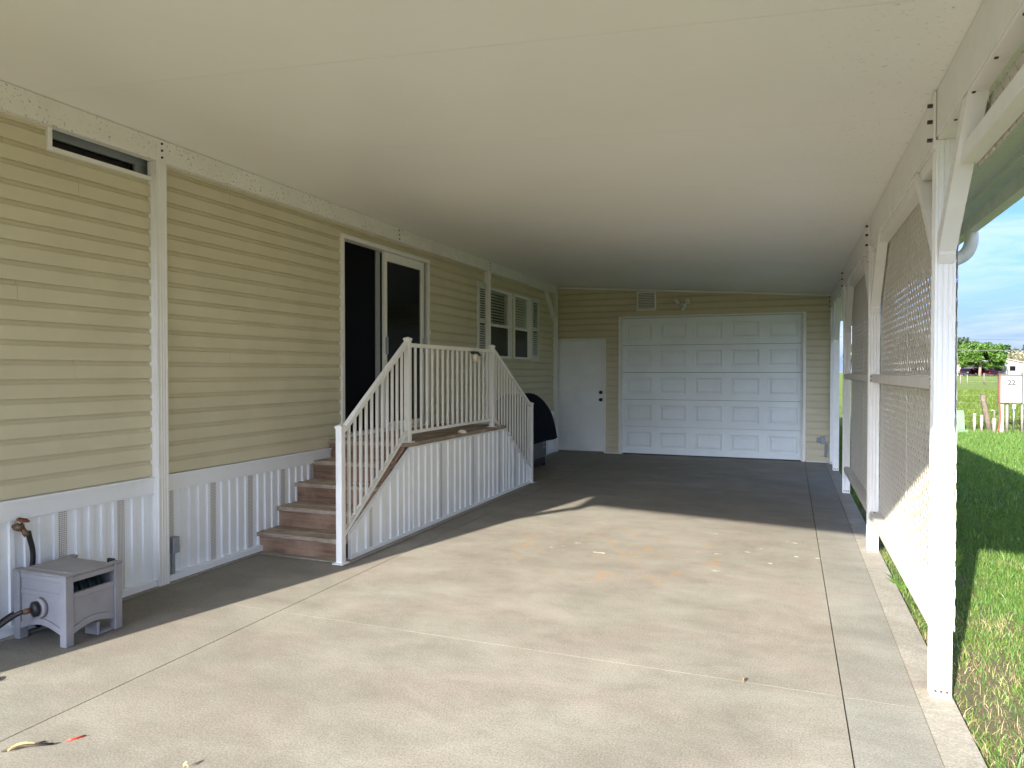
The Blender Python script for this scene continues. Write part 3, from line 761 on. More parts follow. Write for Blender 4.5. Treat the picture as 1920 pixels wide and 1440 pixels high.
# railing
NX = PX - .035
NW = [(4.425, .012, 1.035, .0265), (5.50, DZ + .001, 1.735, .026), (7.40, DZ + .001, 1.735, .026), (8.575, .012, 1.04, .026)]
for k, (yy, z0, z1, h) in enumerate(NW):
    xx = NX + (.045 if k in (0, 3) else 0)
    n = box('newel_post', xx - h, xx + h, yy - h, yy + h, z0, z1 - .02, 'white_paint', por, .004)
    V = [(xx + a * (h + .004), yy + c * (h + .004), zz) for zz in (z1 - .022, z1 - .006) for a, c in ((-1, -1), (1, -1), (1, 1), (-1, 1))] + [(xx + a * h * .35, yy + c * h * .35, z1 + .006) for a, c in ((-1, -1), (1, -1), (1, 1), (-1, 1))]
    F = [(0, 1, 2, 3)] + [(r * 4 + q, r * 4 + (q + 1) % 4, r * 4 + 4 + (q + 1) % 4, r * 4 + 4 + q) for r in (0, 1) for q in range(4)] + [(8, 9, 10, 11)]
    mk('cap', V, F, 'white_paint', n)
    box('base_plate', xx - h - .02, xx + h + .02, yy - h - .02, yy + h + .02, z0 - .006, z0 + .004, 'white_paint', n, .002)
def rail_run(p, q, nb, gap_bot):
    (xa, ya, za), (xb, yb, zb) = p, q
    beam_between('top_rail', p, q, .040, .034, 'white_paint', por)
    beam_between('bottom_rail', (xa, ya, za - gap_bot), (xb, yb, zb - gap_bot), .034, .026, 'white_paint', por)
    for i in range(nb):
        t = (i + 1) / (nb + 1); x = xa + (xb - xa) * t; yy = ya + (yb - ya) * t; zt = za + (zb - za) * t
        box('baluster', x - .010, x + .010, yy - .010, yy + .010, zt - gap_bot - .004, zt - .004, 'white_paint', por, .002)
rail_run((NX + .045, 4.452, .995), (NX, 5.472, 1.685), 11, .78)
rail_run((NX, 5.528, 1.670), (NX, 7.372, 1.670), 16, .775)
rail_run((NX, 7.428, 1.685), (NX + .045, 8.548, 1.0), 13, .78)
# solar light on the top rail and its fallen twin on the deck
so = thing('solar_light', (NX + .03, 6.85, 1.56), 'small round solar light clipped under the porch top rail', 'solar light')
prism('panel_cap', [(6.79, 1.632), (6.93, 1.602), (6.93, 1.612), (6.86, 1.650), (6.79, 1.645)], 'x', NX + .012, NX + .075, 'black_rubber', so)
lathe('lens', [(0, .012), (.012, .045), (.045, .052), (.058, .030)], (NX + .012, 6.855, 1.588), (1, 0, 0), 'lamp_lens', so)
fallen = thing('fallen_solar_light', (NX + .03, 6.52, DZ), 'small off-white dome lying on the porch deck edge below the railing', 'solar light')
lathe('lens', [(0, .045), (.012, .048), (.030, .030), (.036, .008)], (NX + .045, 6.52, DZ), (0, 0, 1), 'lamp_lens', fallen)

# ------------------------------------------------------------------ hose reel box, hose, tap
rb = thing('hose_reel_box', (-3.67, 2.71, 0), 'grey resin hose reel box with half-open front by the left wall', 'hose reel')
hx0, hx1, hy0, hy1, hz = -3.872, -3.474, 2.550, 2.885, .365
pw = .046
for (a, c) in ((hx0, hy0), (hx1 - pw, hy0), (hx0, hy1 - pw), (hx1 - pw, hy1 - pw)):
    p_ = box('corner_post', a, a + pw, c, c + pw, .002, hz, 'resin_grey', rb, .003)
    box('cap', a - .003, a + pw + .003, c - .003, c + pw + .003, hz + .0005, hz + .011, 'resin_lid', p_, .003)
box('lid', hx0 + .03, hx1 - .004, hy0 + pw + .002, hy1 - pw - .006, hz - .004, hz + .012, 'resin_lid', rb, .004)
box('lid', hx0 + pw + .001, hx1 - pw - .001, hy0 + .004, hy0 + pw + .001, hz - .006, hz + .0095, 'resin_lid', rb, .003)
box('lid_edge', hx1 - .016, hx1 - .002, hy0 + pw + .001, hy1 - pw - .001, .333, .3608, 'resin_grey', rb)
# near end (faces the camera side, -y)
ex0, ex1 = hx0 + pw + .0005, hx1 - pw - .0005
box('end_rail', ex0, ex1, hy0 + .006, hy0 + .030, .332, .358, 'resin_grey', rb); box('end_rail', ex0, ex1, hy0 + .006, hy0 + .030, .248, .276, 'resin_grey', rb)
def apron(n, u0, u1, z1, rise_, mk_pt, name='apron'):
    pass
def arch(u0, u1, zlow, zhigh, ztop, n=10):
    pts = [(u0, ztop), (u0, zlow)]
    for i in range(1, n): t = i / n; pts.append((u0 + (u1 - u0) * t, zlow + (zhigh - zlow) * math.sin(math.pi * t)))
    return pts + [(u1, zlow), (u1, ztop)]
for (u0, u1) in ((ex0, ex1),):
    pass
def arch_strip(name, u0, u1, zl, zh, th, axis, a, c, mat):
    n = 10; lo = [(u0 + (u1 - u0) * i / n, zl + (zh - zl) * math.sin(math.pi * i / n)) for i in range(n + 1)]
    V = []; P = (lambda u, z_, t: (u, t, z_)) if axis == 'y' else (lambda u, z_, t: (t, u, z_))
    for u, z_ in lo: V += [P(u, z_, a), P(u, z_ + th, a), P(u, z_, c), P(u, z_ + th, c)]
    F = []
    for i in range(n):
        j = 4 * i; F += [(j, j + 4, j + 5, j + 1), (j + 2, j + 3, j + 7, j + 6), (j + 1, j + 5, j + 7, j + 3), (j, j + 2, j + 6, j + 4)]
    F += [(0, 1, 3, 2), (4 * n, 4 * n + 2, 4 * n + 3, 4 * n + 1)]
    return mk(name, V, F, mat, rb)
arch_strip('apron', ex0, ex1, .060, .098, .034, 'y', hy0 + .006, hy0 + .030, 'resin_grey')
# far end panel, near end panels, front panel
prism('end_panel', [(ex0, .262), (ex1, .262), (ex1, .345), (ex0, .345)], 'y', hy0 + .012, hy0 + .024, 'resin_grey', rb)
prism('end_panel', [(ex0, .085)] + [(ex0 + (ex1 - ex0) * i / 10, .078 + .038 * math.sin(math.pi * i / 10)) for i in range(11)] + [(ex1, .085), (ex1, .262), (ex0, .262)], 'y', hy0 + .0125, hy0 + .0245, 'resin_grey', rb)
box('end_panel', ex0, ex1, hy1 - .03, hy1 - .012, .09, .35, 'resin_grey', rb)
fy0, fy1 = hy0 + pw + .0005, hy1 - pw - .0005
box('front_rail', hx1 - .028, hx1 - .005, fy0, fy1, .244, .274, 'resin_grey', rb)
arch_strip('apron', fy0, fy1, .062, .092, .034, 'x', hx1 - .028, hx1 - .005, 'resin_grey')
prism('front_panel', [(fy0 + (fy1 - fy0) * i / 10, .078 + .030 * math.sin(math.pi * i / 10)) for i in range(11)] + [(fy1, .26), (fy0, .26)], 'x', hx1 - .024, hx1 - .012, 'resin_grey', rb)
box('back_panel', hx0 + .008, hx0 + .02, fy0, fy1, .06, .36, 'resin_grey', rb)
box('hose_guide', hx1 - .11, hx1 - .012, hy1 - pw - .10, hy1 - pw - .085, .003, .075, 'resin_grey', rb); box('hose_guide', hx1 - .11, hx1 - .012, hy1 - pw - .083, hy1 - pw - .004, .003, .012, 'resin_grey', rb)
for i in range(4): box('guide_rib', hx1 - .10 + i * .024, hx1 - .092 + i * .024, hy1 - pw - .082, hy1 - pw - .005, .0125, .020, 'resin_grey', rb)
# coiled hose inside
for i in range(8):
    yy = hy0 + .07 + i * .026; cx, cz, rr = -3.66, .205, .118 + .006 * (i % 2)
    tube('hose_coil', [(cx + rr * math.cos(a * math.pi / 10), yy + .026 * a / 20, cz + rr * math.sin(a * math.pi / 10)) for a in range(21)], .0135, 'hose_green', rb, 8)
lathe('reel_drum', [(0, .11), (.22, .11)], (-3.66, hy0 + .06, .205), (0, 1, 0), 'black_rubber', rb)
box('crank', -3.60, -3.545, hy1 + .001, hy1 + .020, .345, .378, 'black_rubber', rb, .006)
kn = lathe('inlet_collar', [(0, .052), (.018, .054), (.024, .050)], (-3.672, hy0 + .012, .19), (0, -1, 0), 'resin_grey', rb, 20)
lathe('inlet', [(0, .040), (.020, .040), (.026, .026), (.030, .012)], (-3.672, hy0 - .012, .19), (-.25, -1, 0), 'black_rubber', kn, 18)

hose = thing('garden_hose', (-3.9, 2.45, 0), 'black garden hose running from the tap and out of the reel box', 'hose')
p0 = Vector((-3.682, hy0 - .04, .188))
lathe('coupling', [(0, .013), (.012, .016), (.030, .016), (.034, .012)], p0, (-.4, -1, -.08), 'brass', hose, 12)
tube('hose', spline([p0 + Vector((-.012, -.03, 0)), (-3.72, 2.45, .172), (-3.76, 2.38, .12), (-3.80, 2.28, .05), (-3.82, 2.1, .016), (-3.78, 1.7, .014), (-3.6, 1.3, .014)], 8), .0125, 'black_rubber', hose, 10)
tube('hose', spline([(-3.885, 2.70, .016), (-3.88, 2.62, .10), (-3.882, 2.56, .13), (-3.886, 2.48, .10), (-3.885, 2.38, .05), (-3.87, 2.25, .016), (-3.82, 1.9, .014)], 8), .0125, 'black_rubber', hose, 10)
tube('hose', spline([(-3.866, 2.628, .560), (-3.872, 2.640, .52), (-3.878, 2.658, .46), (-3.884, 2.665, .40), (-3.887, 2.660, .30), (-3.888, 2.68, .15), (-3.886, 2.70, .016)], 8), .0135, 'black_rubber', hose, 12)

tap = thing('garden_tap', (XW + .03, 2.60, .55), 'rusty brass garden tap with red-brown wheel handle on the white skirting', 'tap')
lathe('body', [(0, .012), (.02, .013), (.025, .021), (.06, .022), (.066, .014)], (XW + .012, 2.588, .592), (1, .25, -.12), 'brass', tap, 12)
lathe('spout', [(0, .013), (.03, .014), (.034, .0165), (.055, .0165)], (-3.888, 2.606, .588), (.35, .35, -.9), 'brass', tap, 12)
lathe('stem', [(0, .006), (.03, .006)], (-3.885, 2.603, .598), (.25, .15, .9), 'brass', tap, 8)
c0 = Vector((-3.877, 2.608, .626)); ax = Vector((.25, .15, .9)).normalized(); u_ = ax.cross(Vector((0, 1, 0))).normalized(); v_ = ax.cross(u_)
wheel = tube('wheel_handle', [c0 + (u_ * math.cos(a) + v_ * math.sin(a)) * (.026 + .003 * math.cos(5 * a)) for a in [i * math.pi / 15 for i in range(31)]], .0055, 'rust_handle', tap, 6)
for i in range(3):
    a = i * math.pi / 3; d_ = u_ * math.cos(a) + v_ * math.sin(a); tube('spoke', [c0 - d_ * .025, c0 + d_ * .025], .0035, 'rust_handle', wheel, 6)

eb = thing('outlet_box', (XW + .02, 3.66, .18), 'grey electrical box on the skirting just behind the left post', 'outlet box')
box('box', XW + .018, XW + .075, 3.615, 3.67, .20, .31, 'box_grey', eb, .005)
lathe('receptacle', [(0, .026), (.012, .026), (.016, .015)], (XW + .05, 3.67, .252), (0, 1, 0), 'lamp_lens', eb, 14)
box('conduit', XW + .03, XW + .052, 3.630, 3.652, .014, .1995, 'box_grey', eb, .004)

# ------------------------------------------------------------------ covered grill beyond the porch
gr = thing('covered_grill', (-3.68, 9.85, 0), 'barbecue grill under a dark navy cover between porch and white walk door', 'grill')
sec = [(-3.915, .42), (-3.915, .80), (-3.90, 1.00), (-3.84, 1.10), (-3.74, 1.125), (-3.63, 1.075), (-3.53, .96), (-3.46, .80), (-3.425, .62), (-3.40, .40)]
V, F = [], []; stations = [(9.20, .80, -.10), (9.24, .93, -.03), (9.34, 1.0, 0), (9.6, 1.01, .0), (9.9, 1.0, -.012), (10.2, 1.005, -.0), (10.42, .99, -.01), (10.55, .93, -.05), (10.62, .80, -.16), (10.66, .66, -.28)]
rg = random.Random(5)
for (yy, s_, dz) in stations:
    for j, (x, z_) in enumerate(sec):
        up_ = max(0, (z_ - .42) / .7)
        yy2 = yy + (.0 if j not in (0, len(sec) - 1) else .02) + rg.uniform(-.006, .006)
        V.append((-3.68 + (x + 3.68) * (s_ * .25 + .75 if j else 1) + rg.uniform(-.006, .006), yy2 + (1 - up_) * (.05 if yy > 10.4 else (-.03 if yy < 9.3 else 0)), z_ + dz * up_ + (rg.uniform(-.025, .02) if j in (0, len(sec) - 1) else rg.uniform(-.006, .006))))
m = len(sec)
for i in range(len(stations) - 1):
    for j in range(m - 1): F.append((i * m + j, i * m + j + 1, (i + 1) * m + j + 1, (i + 1) * m + j))
F += [tuple(range(m)), tuple(range(len(stations) * m - 1, (len(stations) - 1) * m - 1, -1))]
cov = mk('cover', V, F, 'cover_fabric', gr, True)
sub = cov.modifiers.new('sub', 'SUBSURF'); sub.levels = 1; sub.render_levels = 2
box('cart', -3.88, -3.49, 9.45, 10.36, .14, .50, 'grill_cart', gr, .01)
box('base', -3.86, -3.50, 9.47, 10.34, .03, .139, 'black_rubber', gr, .01)
for (x, yy) in ((-3.84, 9.5), (-3.52, 9.5), (-3.84, 10.31), (-3.52, 10.31)): lathe('caster', [(-.02, .028), (.02, .028)], (x, yy, .030), (1, 0, 0), 'tyre', gr, 12)
lb = box('label_plate', -3.4895, -3.487, 10.19, 10.30, .27, .37, 'sign_white', gr, .001)
box('label_stripe', -3.4868, -3.486, 10.195, 10.295, .315, .330, 'ink', lb, 0)

# ------------------------------------------------------------------ small litter on the slab
rl = tube('red_strip', [(-2.60, 1.905, .004), (-2.58, 1.93, .006), (-2.567, 1.962, .004)], .003, 'red_plastic', None, 6); tag(rl, 'thin bright red plastic strip lying on the concrete', 'litter')
def leaf(name, c, l, w, rot, label, cat='leaf', stem=True):
    V = []; n = 7; cx, cy = c; ca, sa = math.cos(rot), math.sin(rot)
    for i in range(n):
        t = i / (n - 1); wd = w * math.sin(math.pi * (t * .9 + .05)) * (1 - .25 * t); curl = .010 * math.sin(math.pi * t) + .006
        for s in (-1, 0, 1):
            u, v = (t - .5) * l, s * wd / 2; V.append((cx + u * ca - v * sa, cy + u * sa + v * ca, curl + (.010 if s else .0)))
    F = [(i * 3 + k, i * 3 + k + 1, (i + 1) * 3 + k + 1, (i + 1) * 3 + k) for i in range(n - 1) for k in (0, 1)]
    nv = len(V); V += [(x, y, z_ - .0015) for x, y, z_ in V]; F += [tuple(nv + q for q in f[::-1]) for f in F]
    t_ = thing(name, (cx, cy, 0), label, cat); mk('blade', V, F, 'dead_leaf', t_)
    if stem: tube('stalk', [(cx + l * .45 * ca, cy + l * .45 * sa, .008), (cx + l * .8 * ca, cy + l * .8 * sa + .01, .012)], .002, 'bolt_dark', t_, 5)
    return t_
leaf('dry_leaf', (-3.44, 2.13), .075, .045, .5, 'pale curled dead leaf at the left edge near the shadow line')
leaf('dry_leaf', (-2.70, 1.80), .085, .024, .9, 'yellow split dead leaf with dark stalk in the near left corner')
leaf('dry_leaf', (-.195, 3.40), .030, .012, 1.8, 'tiny yellow leaf by the cross joint right of centre', stem=False)
leaf('dry_leaf', (-2.02, 1.93), .020, .010, .2, 'tiny tan leaf fragment on the foreground concrete', stem=False)
tw_ = tube('twig', [(-2.75, 1.76, .006), (-2.70, 1.80, .016), (-2.66, 1.825, .014), (-2.62, 1.87, .006)], .004, 'bolt_dark', None, 6); tag(tw_, 'short dark twig beside the yellow leaf in the near left corner', 'twig')

# ------------------------------------------------------------------ grass (stuff)
def blades(name, n, region, hmin, hmax, wmin, wmax, mat, dens=None, seed=1, bend=.5, label=None):
    rs = np.random.RandomState(seed); P = region(rs, n)
    if dens is not None: P = P[rs.rand(len(P)) < dens(P)]
    n = len(P); h = rs.uniform(hmin, hmax, n) * (1 + .4 * rs.rand(n) ** 3); w = rs.uniform(wmin, wmax, n); a = rs.uniform(0, 2 * np.pi, n); d = rs.uniform(0, 2 * np.pi, n); bd = rs.uniform(.1, 1, n) * bend
    s = np.stack([np.cos(a), np.sin(a), 0 * a], 1) * w[:, None] / 2; l = np.stack([np.cos(d), np.sin(d), 0 * d], 1) * (bd * h)[:, None]
    base = np.concatenate([P, np.full((n, 1), GRASS_Z - .01)], 1); up = np.array([0, 0, 1.])
    midp = base + up * (h * .55)[:, None] + l * .35; tip = base + up * (h * (1 - .35 * bd))[:, None] + l
    V = np.stack([base - s, base + s, midp - s * .75, midp + s * .75, tip], 1).reshape(-1, 3)
    me = bpy.data.meshes.new(name); me.vertices.add(len(V)); me.vertices.foreach_set('co', V.ravel())
    i0 = np.arange(n)[:, None] * 5
    tri = np.concatenate([i0 + np.array([[0, 1, 3]]), i0 + np.array([[0, 3, 2]]), i0 + np.array([[2, 3, 4]])], 1).reshape(-1)
    me.loops.add(len(tri)); me.loops.foreach_set('vertex_index', tri.astype(np.int32))
    nf = len(tri) // 3; me.polygons.add(nf); me.polygons.foreach_set('loop_start', np.arange(nf, dtype=np.int32) * 3); me.update(calc_edges=True)
    me.materials.append(MATS[mat]); o = put(name, me, (0, 0, 0)); tag(o, label, 'grass', kind='stuff'); return o
def clump(P, f, seed):
    r = np.random.RandomState(seed); v = np.zeros(len(P))
    for _ in range(7):
        k = r.normal(size=2) * f; v += np.sin(P @ k + r.uniform(0, 6.28))
    return v / 2.6
def reg_near(rs, n): 
    y = rs.uniform(1.5, 9, n); x = .68 + rs.rand(n) * np.minimum(3.4, .6 + .36 * y); return np.stack([x, y], 1)
def d_near(P):
    e = np.clip((P[:, 0] - .72) / .55, 0, 1); bare = np.clip(1 - (np.hypot((P[:, 0] - .85) / .35, (P[:, 1] - 3.5) / 1.1)), 0, 1)
    return np.clip(.75 + .4 * clump(P, 5, 3), .25, 1) * (.65 + .35 * e) * (1 - .8 * bare)
blades('grass', 260000, reg_near, .025, .065, .0032, .0065, 'grass_blade', d_near, 1, .8, 'fine green lawn grass beside the slab')
def d_coarse(P): return np.clip(clump(P, 4, 9) * 1.2 - .25, 0, 1) * (P[:, 0] > .74)
blades('coarse_grass', 9000, reg_near, .05, .12, .006, .011, 'grass_blade', d_coarse, 5, .9, 'coarse long-bladed grass tufts near the post')
def reg_straw(rs, n): y = rs.uniform(1.5, 6.5, n); x = .68 + rs.rand(n) ** 1.6 * 1.3; return np.stack([x, y], 1)
blades('dry_thatch', 11000, reg_straw, .03, .08, .002, .004, 'dry_straw', lambda P: np.clip(.55 + .6 * clump(P, 6, 4), .05, 1), 8, 1.9, 'dry brown thatch along the slab edge')
def reg_mid(rs, n): y = 8.5 + rs.rand(n) ** .8 * 12.8; x = .68 + rs.rand(n) * (2.2 + .36 * y); return np.stack([x, y], 1)
blades('grass', 120000, reg_mid, .04, .09, .006, .012, 'grass_blade', None, 2, .8, 'green lawn grass toward the wire fence')
def reg_far(rs, n): y = 21.3 + rs.rand(n) ** 2 * 45; x = y * (.10 + rs.rand(n) * .30); return np.stack([x, y], 1)
blades('pasture_grass', 90000, reg_far, .06, .20, .015, .035, 'pasture_blade', lambda P: np.clip(.6 + .5 * clump(P, .8, 6), .1, 1), 4, .8, 'rough pasture grass beyond the wire fence')

# weed at the slab edge
def weed(c, n, label, l=.12, seed=1):
    r = random.Random(seed); t_ = thing('weed', (*c, GRASS_Z), label, 'weed', 'weeds along the slab edge')
    for i in range(n):
        a = r.uniform(0, 6.28); e = r.uniform(.25, 1.1); ll = l * r.uniform(.6, 1.1); w = ll * .2; V = []
        d = Vector((math.cos(a), math.sin(a), 0)); s = Vector((-math.sin(a), math.cos(a), 0))
        for k in range(5):
            t = k / 4; p = Vector((*c, GRASS_Z)) + d * (ll * t * math.cos(e * (1 - .5 * t))) + Vector((0, 0, ll * (t * math.sin(e) - .35 * t * t)))
            wd = w * math.sin(math.pi * min(1, t * .85 + .12)); V += [p - s * wd / 2, p + s * wd / 2 + Vector((0, 0, .004))]
        mk('leaf', V, [(2 * k, 2 * k + 1, 2 * k + 3, 2 * k + 2) for k in range(4)], 'weed_leaf', t_, True)
weed((.705, 5.35), 16, 'broad-leaved green weed growing over the slab edge under the lattice', .16, 2)
weed((.76, 5.02), 12, 'smaller leafy weed under the lattice nearer the first post', .12, 4)
weed((.715, 4.72), 9, 'low weed at the slab edge just behind the first post', .09, 5)
weed((1.28, 4.55), 14, 'leafy green weed patch in the sunlit lawn right of the post', .14, 6)
weed((1.48, 4.85), 14, 'second leafy weed patch farther out in the sunlit lawn', .14, 7)

# ------------------------------------------------------------------ utilities and fence at the back of the lawn
gz_ = GRASS_Z
UY = 20.3
ub = thing('utility_box', (4.93, UY, gz_), 'beige electric utility box numbered 22 on pipe legs', 'utility box')
enc = box('enclosure', 4.71, 5.16, UY - .12, UY + .12, .685, 1.355, 'utility_grey', ub, .012)
box('lid_edge', 4.70, 5.17, UY - .135, UY + .13, 1.3555, 1.375, 'weathered_post', ub, .005)
box('door_panel', 4.735, 5.135, UY - .132, UY - .1205, .72, 1.335, 'utility_grey', enc, .006)
sg = box('number_sign', 4.855, 5.015, UY - .142, UY - .1325, 1.07, 1.285, 'sign_white', enc, .004)
sg['label'] = 'small white plate reading 22'
txt = bpy.data.curves.new('digits', 'FONT'); txt.body = '22'; txt.size = .165; txt.align_x = 'CENTER'; txt.align_y = 'CENTER'; txt.extrude = .001; txt.offset = .007
to = bpy.data.objects.new('digits_tmp', txt); COL.objects.link(to); bpy.context.view_layer.update()
dm = bpy.data.meshes.new_from_object(to.evaluated_get(bpy.context.evaluated_depsgraph_get())); bpy.data.objects.remove(to)
dm.materials.clear(); dm.materials.append(MATS['ink'])
# digits sit on the front of the sign (sub-part of the enclosure's sign stays within three levels)
put('number_22', dm, (4.937, UY - .1445, 1.175), enc, rot=(R(90), 0, 0))
box('leg', 4.72, 4.82, UY - .05, UY + .05, gz_, .684, 'pvc_white', ub, .02)
for x, r_, m_ in ((4.885, .035, 'utility_grey'), (5.02, .018, 'steel'), (5.19, .028, 'utility_grey')):
    V, F = tube_data([(x, UY, gz_), (x, UY, .684)], r_, 12); mk('conduit', V, F, m_, ub, True)
box('junction', 4.985, 5.055, UY - .05, UY + .04, .56, .684, 'box_grey', ub, .006)
tube('red_cable', spline([(4.70, UY - .14, 1.38), (4.69, UY - .14, 1.1), (4.695, UY - .14, .75), (4.72, UY - .12, .35), (4.70, UY - .12, .12), (4.66, UY - .12, gz_)], 6), .016, 'red_cable', ub, 8)
mb = thing('meter_box', (5.42, UY, gz_), 'second grey utility box cut off by the right picture edge', 'utility box')
box('enclosure', 5.18, 5.62, UY - .11, UY + .11, .68, 1.42, 'box_grey', mb, .012); box('door_panel', 5.21, 5.60, UY - .122, UY - .1105, .71, 1.39, 'box_grey', mb, .006)
for x in (5.30, 5.50):
    V, F = tube_data([(x, UY, gz_), (x, UY, .679)], .03, 12); mk('leg', V, F, 'utility_grey', mb, True)
wp = thing('water_standpipe', (4.60, UY - .1, gz_), 'short white water standpipe with tap beside the numbered box', 'standpipe')
lathe('pipe', [(0, .042), (.36, .042), (.37, .030)], (4.60, UY - .1, gz_), (0, 0, 1), 'pvc_white', wp, 12)
tube('tap', [(4.60, UY - .1, .32), (4.60, UY - .1, .49), (4.57, UY - .12, .51), (4.52, UY - .13, .50)], .016, 'pvc_white', wp, 8)
for x, h_, lab in ((4.235, .40, 'white capped pipe stub, the left one of two'), (4.385, .37, 'white capped pipe stub nearer the leaning post')):
    pp = thing('pipe_stub', (x, UY + .1, gz_), lab, 'pipe', 'white pipe stubs in the lawn')
    lathe('pipe', [(0, .034), (h_, .034)], (x, UY + .1, gz_), (0, 0, 1), 'pvc_white', pp, 14); lathe('cap', [(0, .040), (.05, .040), (.062, .025)], (x, UY + .1, gz_ + h_), (0, 0, 1), 'pvc_white', pp, 14)
gb = thing('green_pedestal', (3.82, UY - .1, gz_), 'pale green utility pedestal at the lawn edge beside the near post', 'utility box')
mk('housing', [(3.685, UY - .22, 0.03), (3.975, UY - .22, .03), (3.975, UY + .08, .03), (3.685, UY + .08, .03), (3.70, UY - .20, .46), (3.955, UY - .20, .46), (3.955, UY + .06, .46), (3.70, UY + .06, .46), (3.71, UY - .18, .50), (3.94, UY - .18, .50), (3.94, UY + .04, .50), (3.71, UY + .04, .50)],
   [(0, 1, 2, 3), (8, 9, 10, 11)] + [(r * 4 + q, r * 4 + (q + 1) % 4, r * 4 + 4 + (q + 1) % 4, r * 4 + 4 + q) for r in (0, 1) for q in range(4)], 'green_box', gb)
box('base', 3.64, 4.03, UY - .28, UY + .12, gz_, .029, 'green_box', gb)
lp = thing('leaning_post', (4.66, 21.0, gz_), 'old weathered wooden fence post leaning left in the wire fence', 'fence post')
tube('post', [(4.70, 21.05, gz_ - .05), (4.64, 21.05, .3), (4.565, 21.05, .68), (4.54, 21.05, .86)], [.066, .064, .062, .058], 'weathered_post', lp, 9)
box('top_notch', 4.50, 4.58, 21.0, 21.09, .862, .885, 'joint_dirt', lp, .01)
wf = thing('wire_fence', (6, 21.1, gz_), 'woven wire fence dividing the lawn from the pasture', 'fence')
for zz in (.06, .18, .32, .48, .66, .84):
    tube('wire', [(.9 + i * 1.7, 21.12 + .01 * math.sin(i), zz + .012 * math.sin(i * 2.3 + zz * 9)) for i in range(11)], .0035, 'wire_galv', wf, 5)
for i in range(24): tube('wire', [(1.0 + i * .7, 21.118, .03), (1.0 + i * .7 + .01, 21.118, .85)], .002, 'wire_galv', wf, 4)
for x in (.95, 9.0, 17.0): tube('post', [(x, 21.15, gz_), (x, 21.15, 1.15)], .05, 'weathered_post', wf, 8)
# farther fence across the pasture
ff = thing('pasture_fence', (22, 98.6, gz_), 'distant post-and-wire fence across the pasture before the parked cars', 'fence')
for i, x in enumerate((14.5, 16.7, 18.0, 19.0, 19.7, 21.4, 24.2, 26.5, 29)):
    tube('post', [(x, 98.6, field_z(x, 98.6)), (x, 98.6, 1.32 if x == 21.4 else 1.15)], .10 if x == 21.4 else .055, 'weathered_post' if x == 21.4 else 'utility_grey', ff, 8)
for zz in (.35, .75, 1.1): tube('wire', [(10, 98.6, zz), (45, 98.6, zz)], .015, 'wire_galv', ff, 5)

# ------------------------------------------------------------------ far houses, cars, trees, power lines
HZ = .74
def car(label, x, y, ln, prof, mat, win, wheel_r, group='red cars parked under the tree', face=1):
    t_ = thing('parked_car', (x, y, HZ), label, 'car', group)
    wdt = 1.78
    P = [(x + face * (u - .5) * ln, HZ + z_) for u, z_ in prof]
    V = []; n = len(P)
    for yy, sh_ in ((-wdt / 2, 0), (-wdt / 2 + .12, .0), (wdt / 2 - .12, .0), (wdt / 2, 0)):
        for (px, pz) in P: V.append((px, y + yy, pz - (.03 if abs(yy) > wdt / 2 - .05 and pz > HZ + .8 else 0)))
    F = [tuple(range(n)), tuple(range(4 * n - 1, 3 * n - 1, -1))]
    for r in range(3):
        for i in range(n): F.append((r * n + i, r * n + (i + 1) % n, (r + 1) * n + (i + 1) % n, (r + 1) * n + i))
    mk('body', V, F, mat, t_)
    for w_ in win:
        prism('window', [(x + face * (u - .5) * ln, HZ + z_) for u, z_ in w_], 'y', y - wdt / 2 - .012, y - wdt / 2 + .02, 'dark_glass', t_)
    for u in (.18, .81):
        cx = x + face * (u - .5) * ln
        for yy in (-wdt / 2 - .02, wdt / 2 - .2):
            wh = lathe('wheel', [(0, wheel_r * .96), (.02, wheel_r), (.2, wheel_r), (.22, wheel_r * .96)], (cx, y + yy, HZ + wheel_r), (0, 1, 0), 'tyre', t_, 18)
            lathe('rim', [(0, wheel_r * .62), (.01, wheel_r * .6)], (cx, y + yy - .006, HZ + wheel_r), (0, 1, 0), 'steel', wh, 14)
    fx = x + face * (.5 - .03) * ln
    for yy in (-.72, .72): box('headlight', fx - .12, fx + .045, y + yy - .16, y + yy + .16, HZ + .60, HZ + .74, 'lamp_lens', t_, .02)
    t_.rotation_euler = (0, 0, R(-face * 66))
sedan = [(0, .30), (.10, .24), (.90, .24), (1, .32), (.995, .62), (.97, .76), (.75, .92), (.60, 1.36), (.50, 1.43), (.36, 1.42), (.22, 1.10), (.03, 1.00), (0, .75)]
suv = [(0, .36), (.08, .28), (.92, .28), (1, .40), (.99, .85), (.96, .95), (.74, 1.06), (.62, 1.52), (.50, 1.62), (.10, 1.60), (.03, 1.20), (0, .9)]
car('dark maroon sedan parked left of the tree trunk', 31.5, 158.5, 4.6, sedan, 'car_maroon', [[(.31, 1.02), (.48, 1.0), (.48, 1.36), (.39, 1.36)], [(.50, 1.0), (.71, .96), (.60, 1.32), (.50, 1.37)]], .33, face=-1)
car('bright red sport-utility car parked right of the tree trunk', 34.5, 158.0, 4.4, suv, 'car_red', [[(.09, 1.12), (.33, 1.10), (.33, 1.52), (.11, 1.52)], [(.35, 1.10), (.52, 1.08), (.52, 1.54), (.35, 1.53)], [(.54, 1.08), (.71, 1.08), (.61, 1.47), (.54, 1.52)]], .36, face=1)

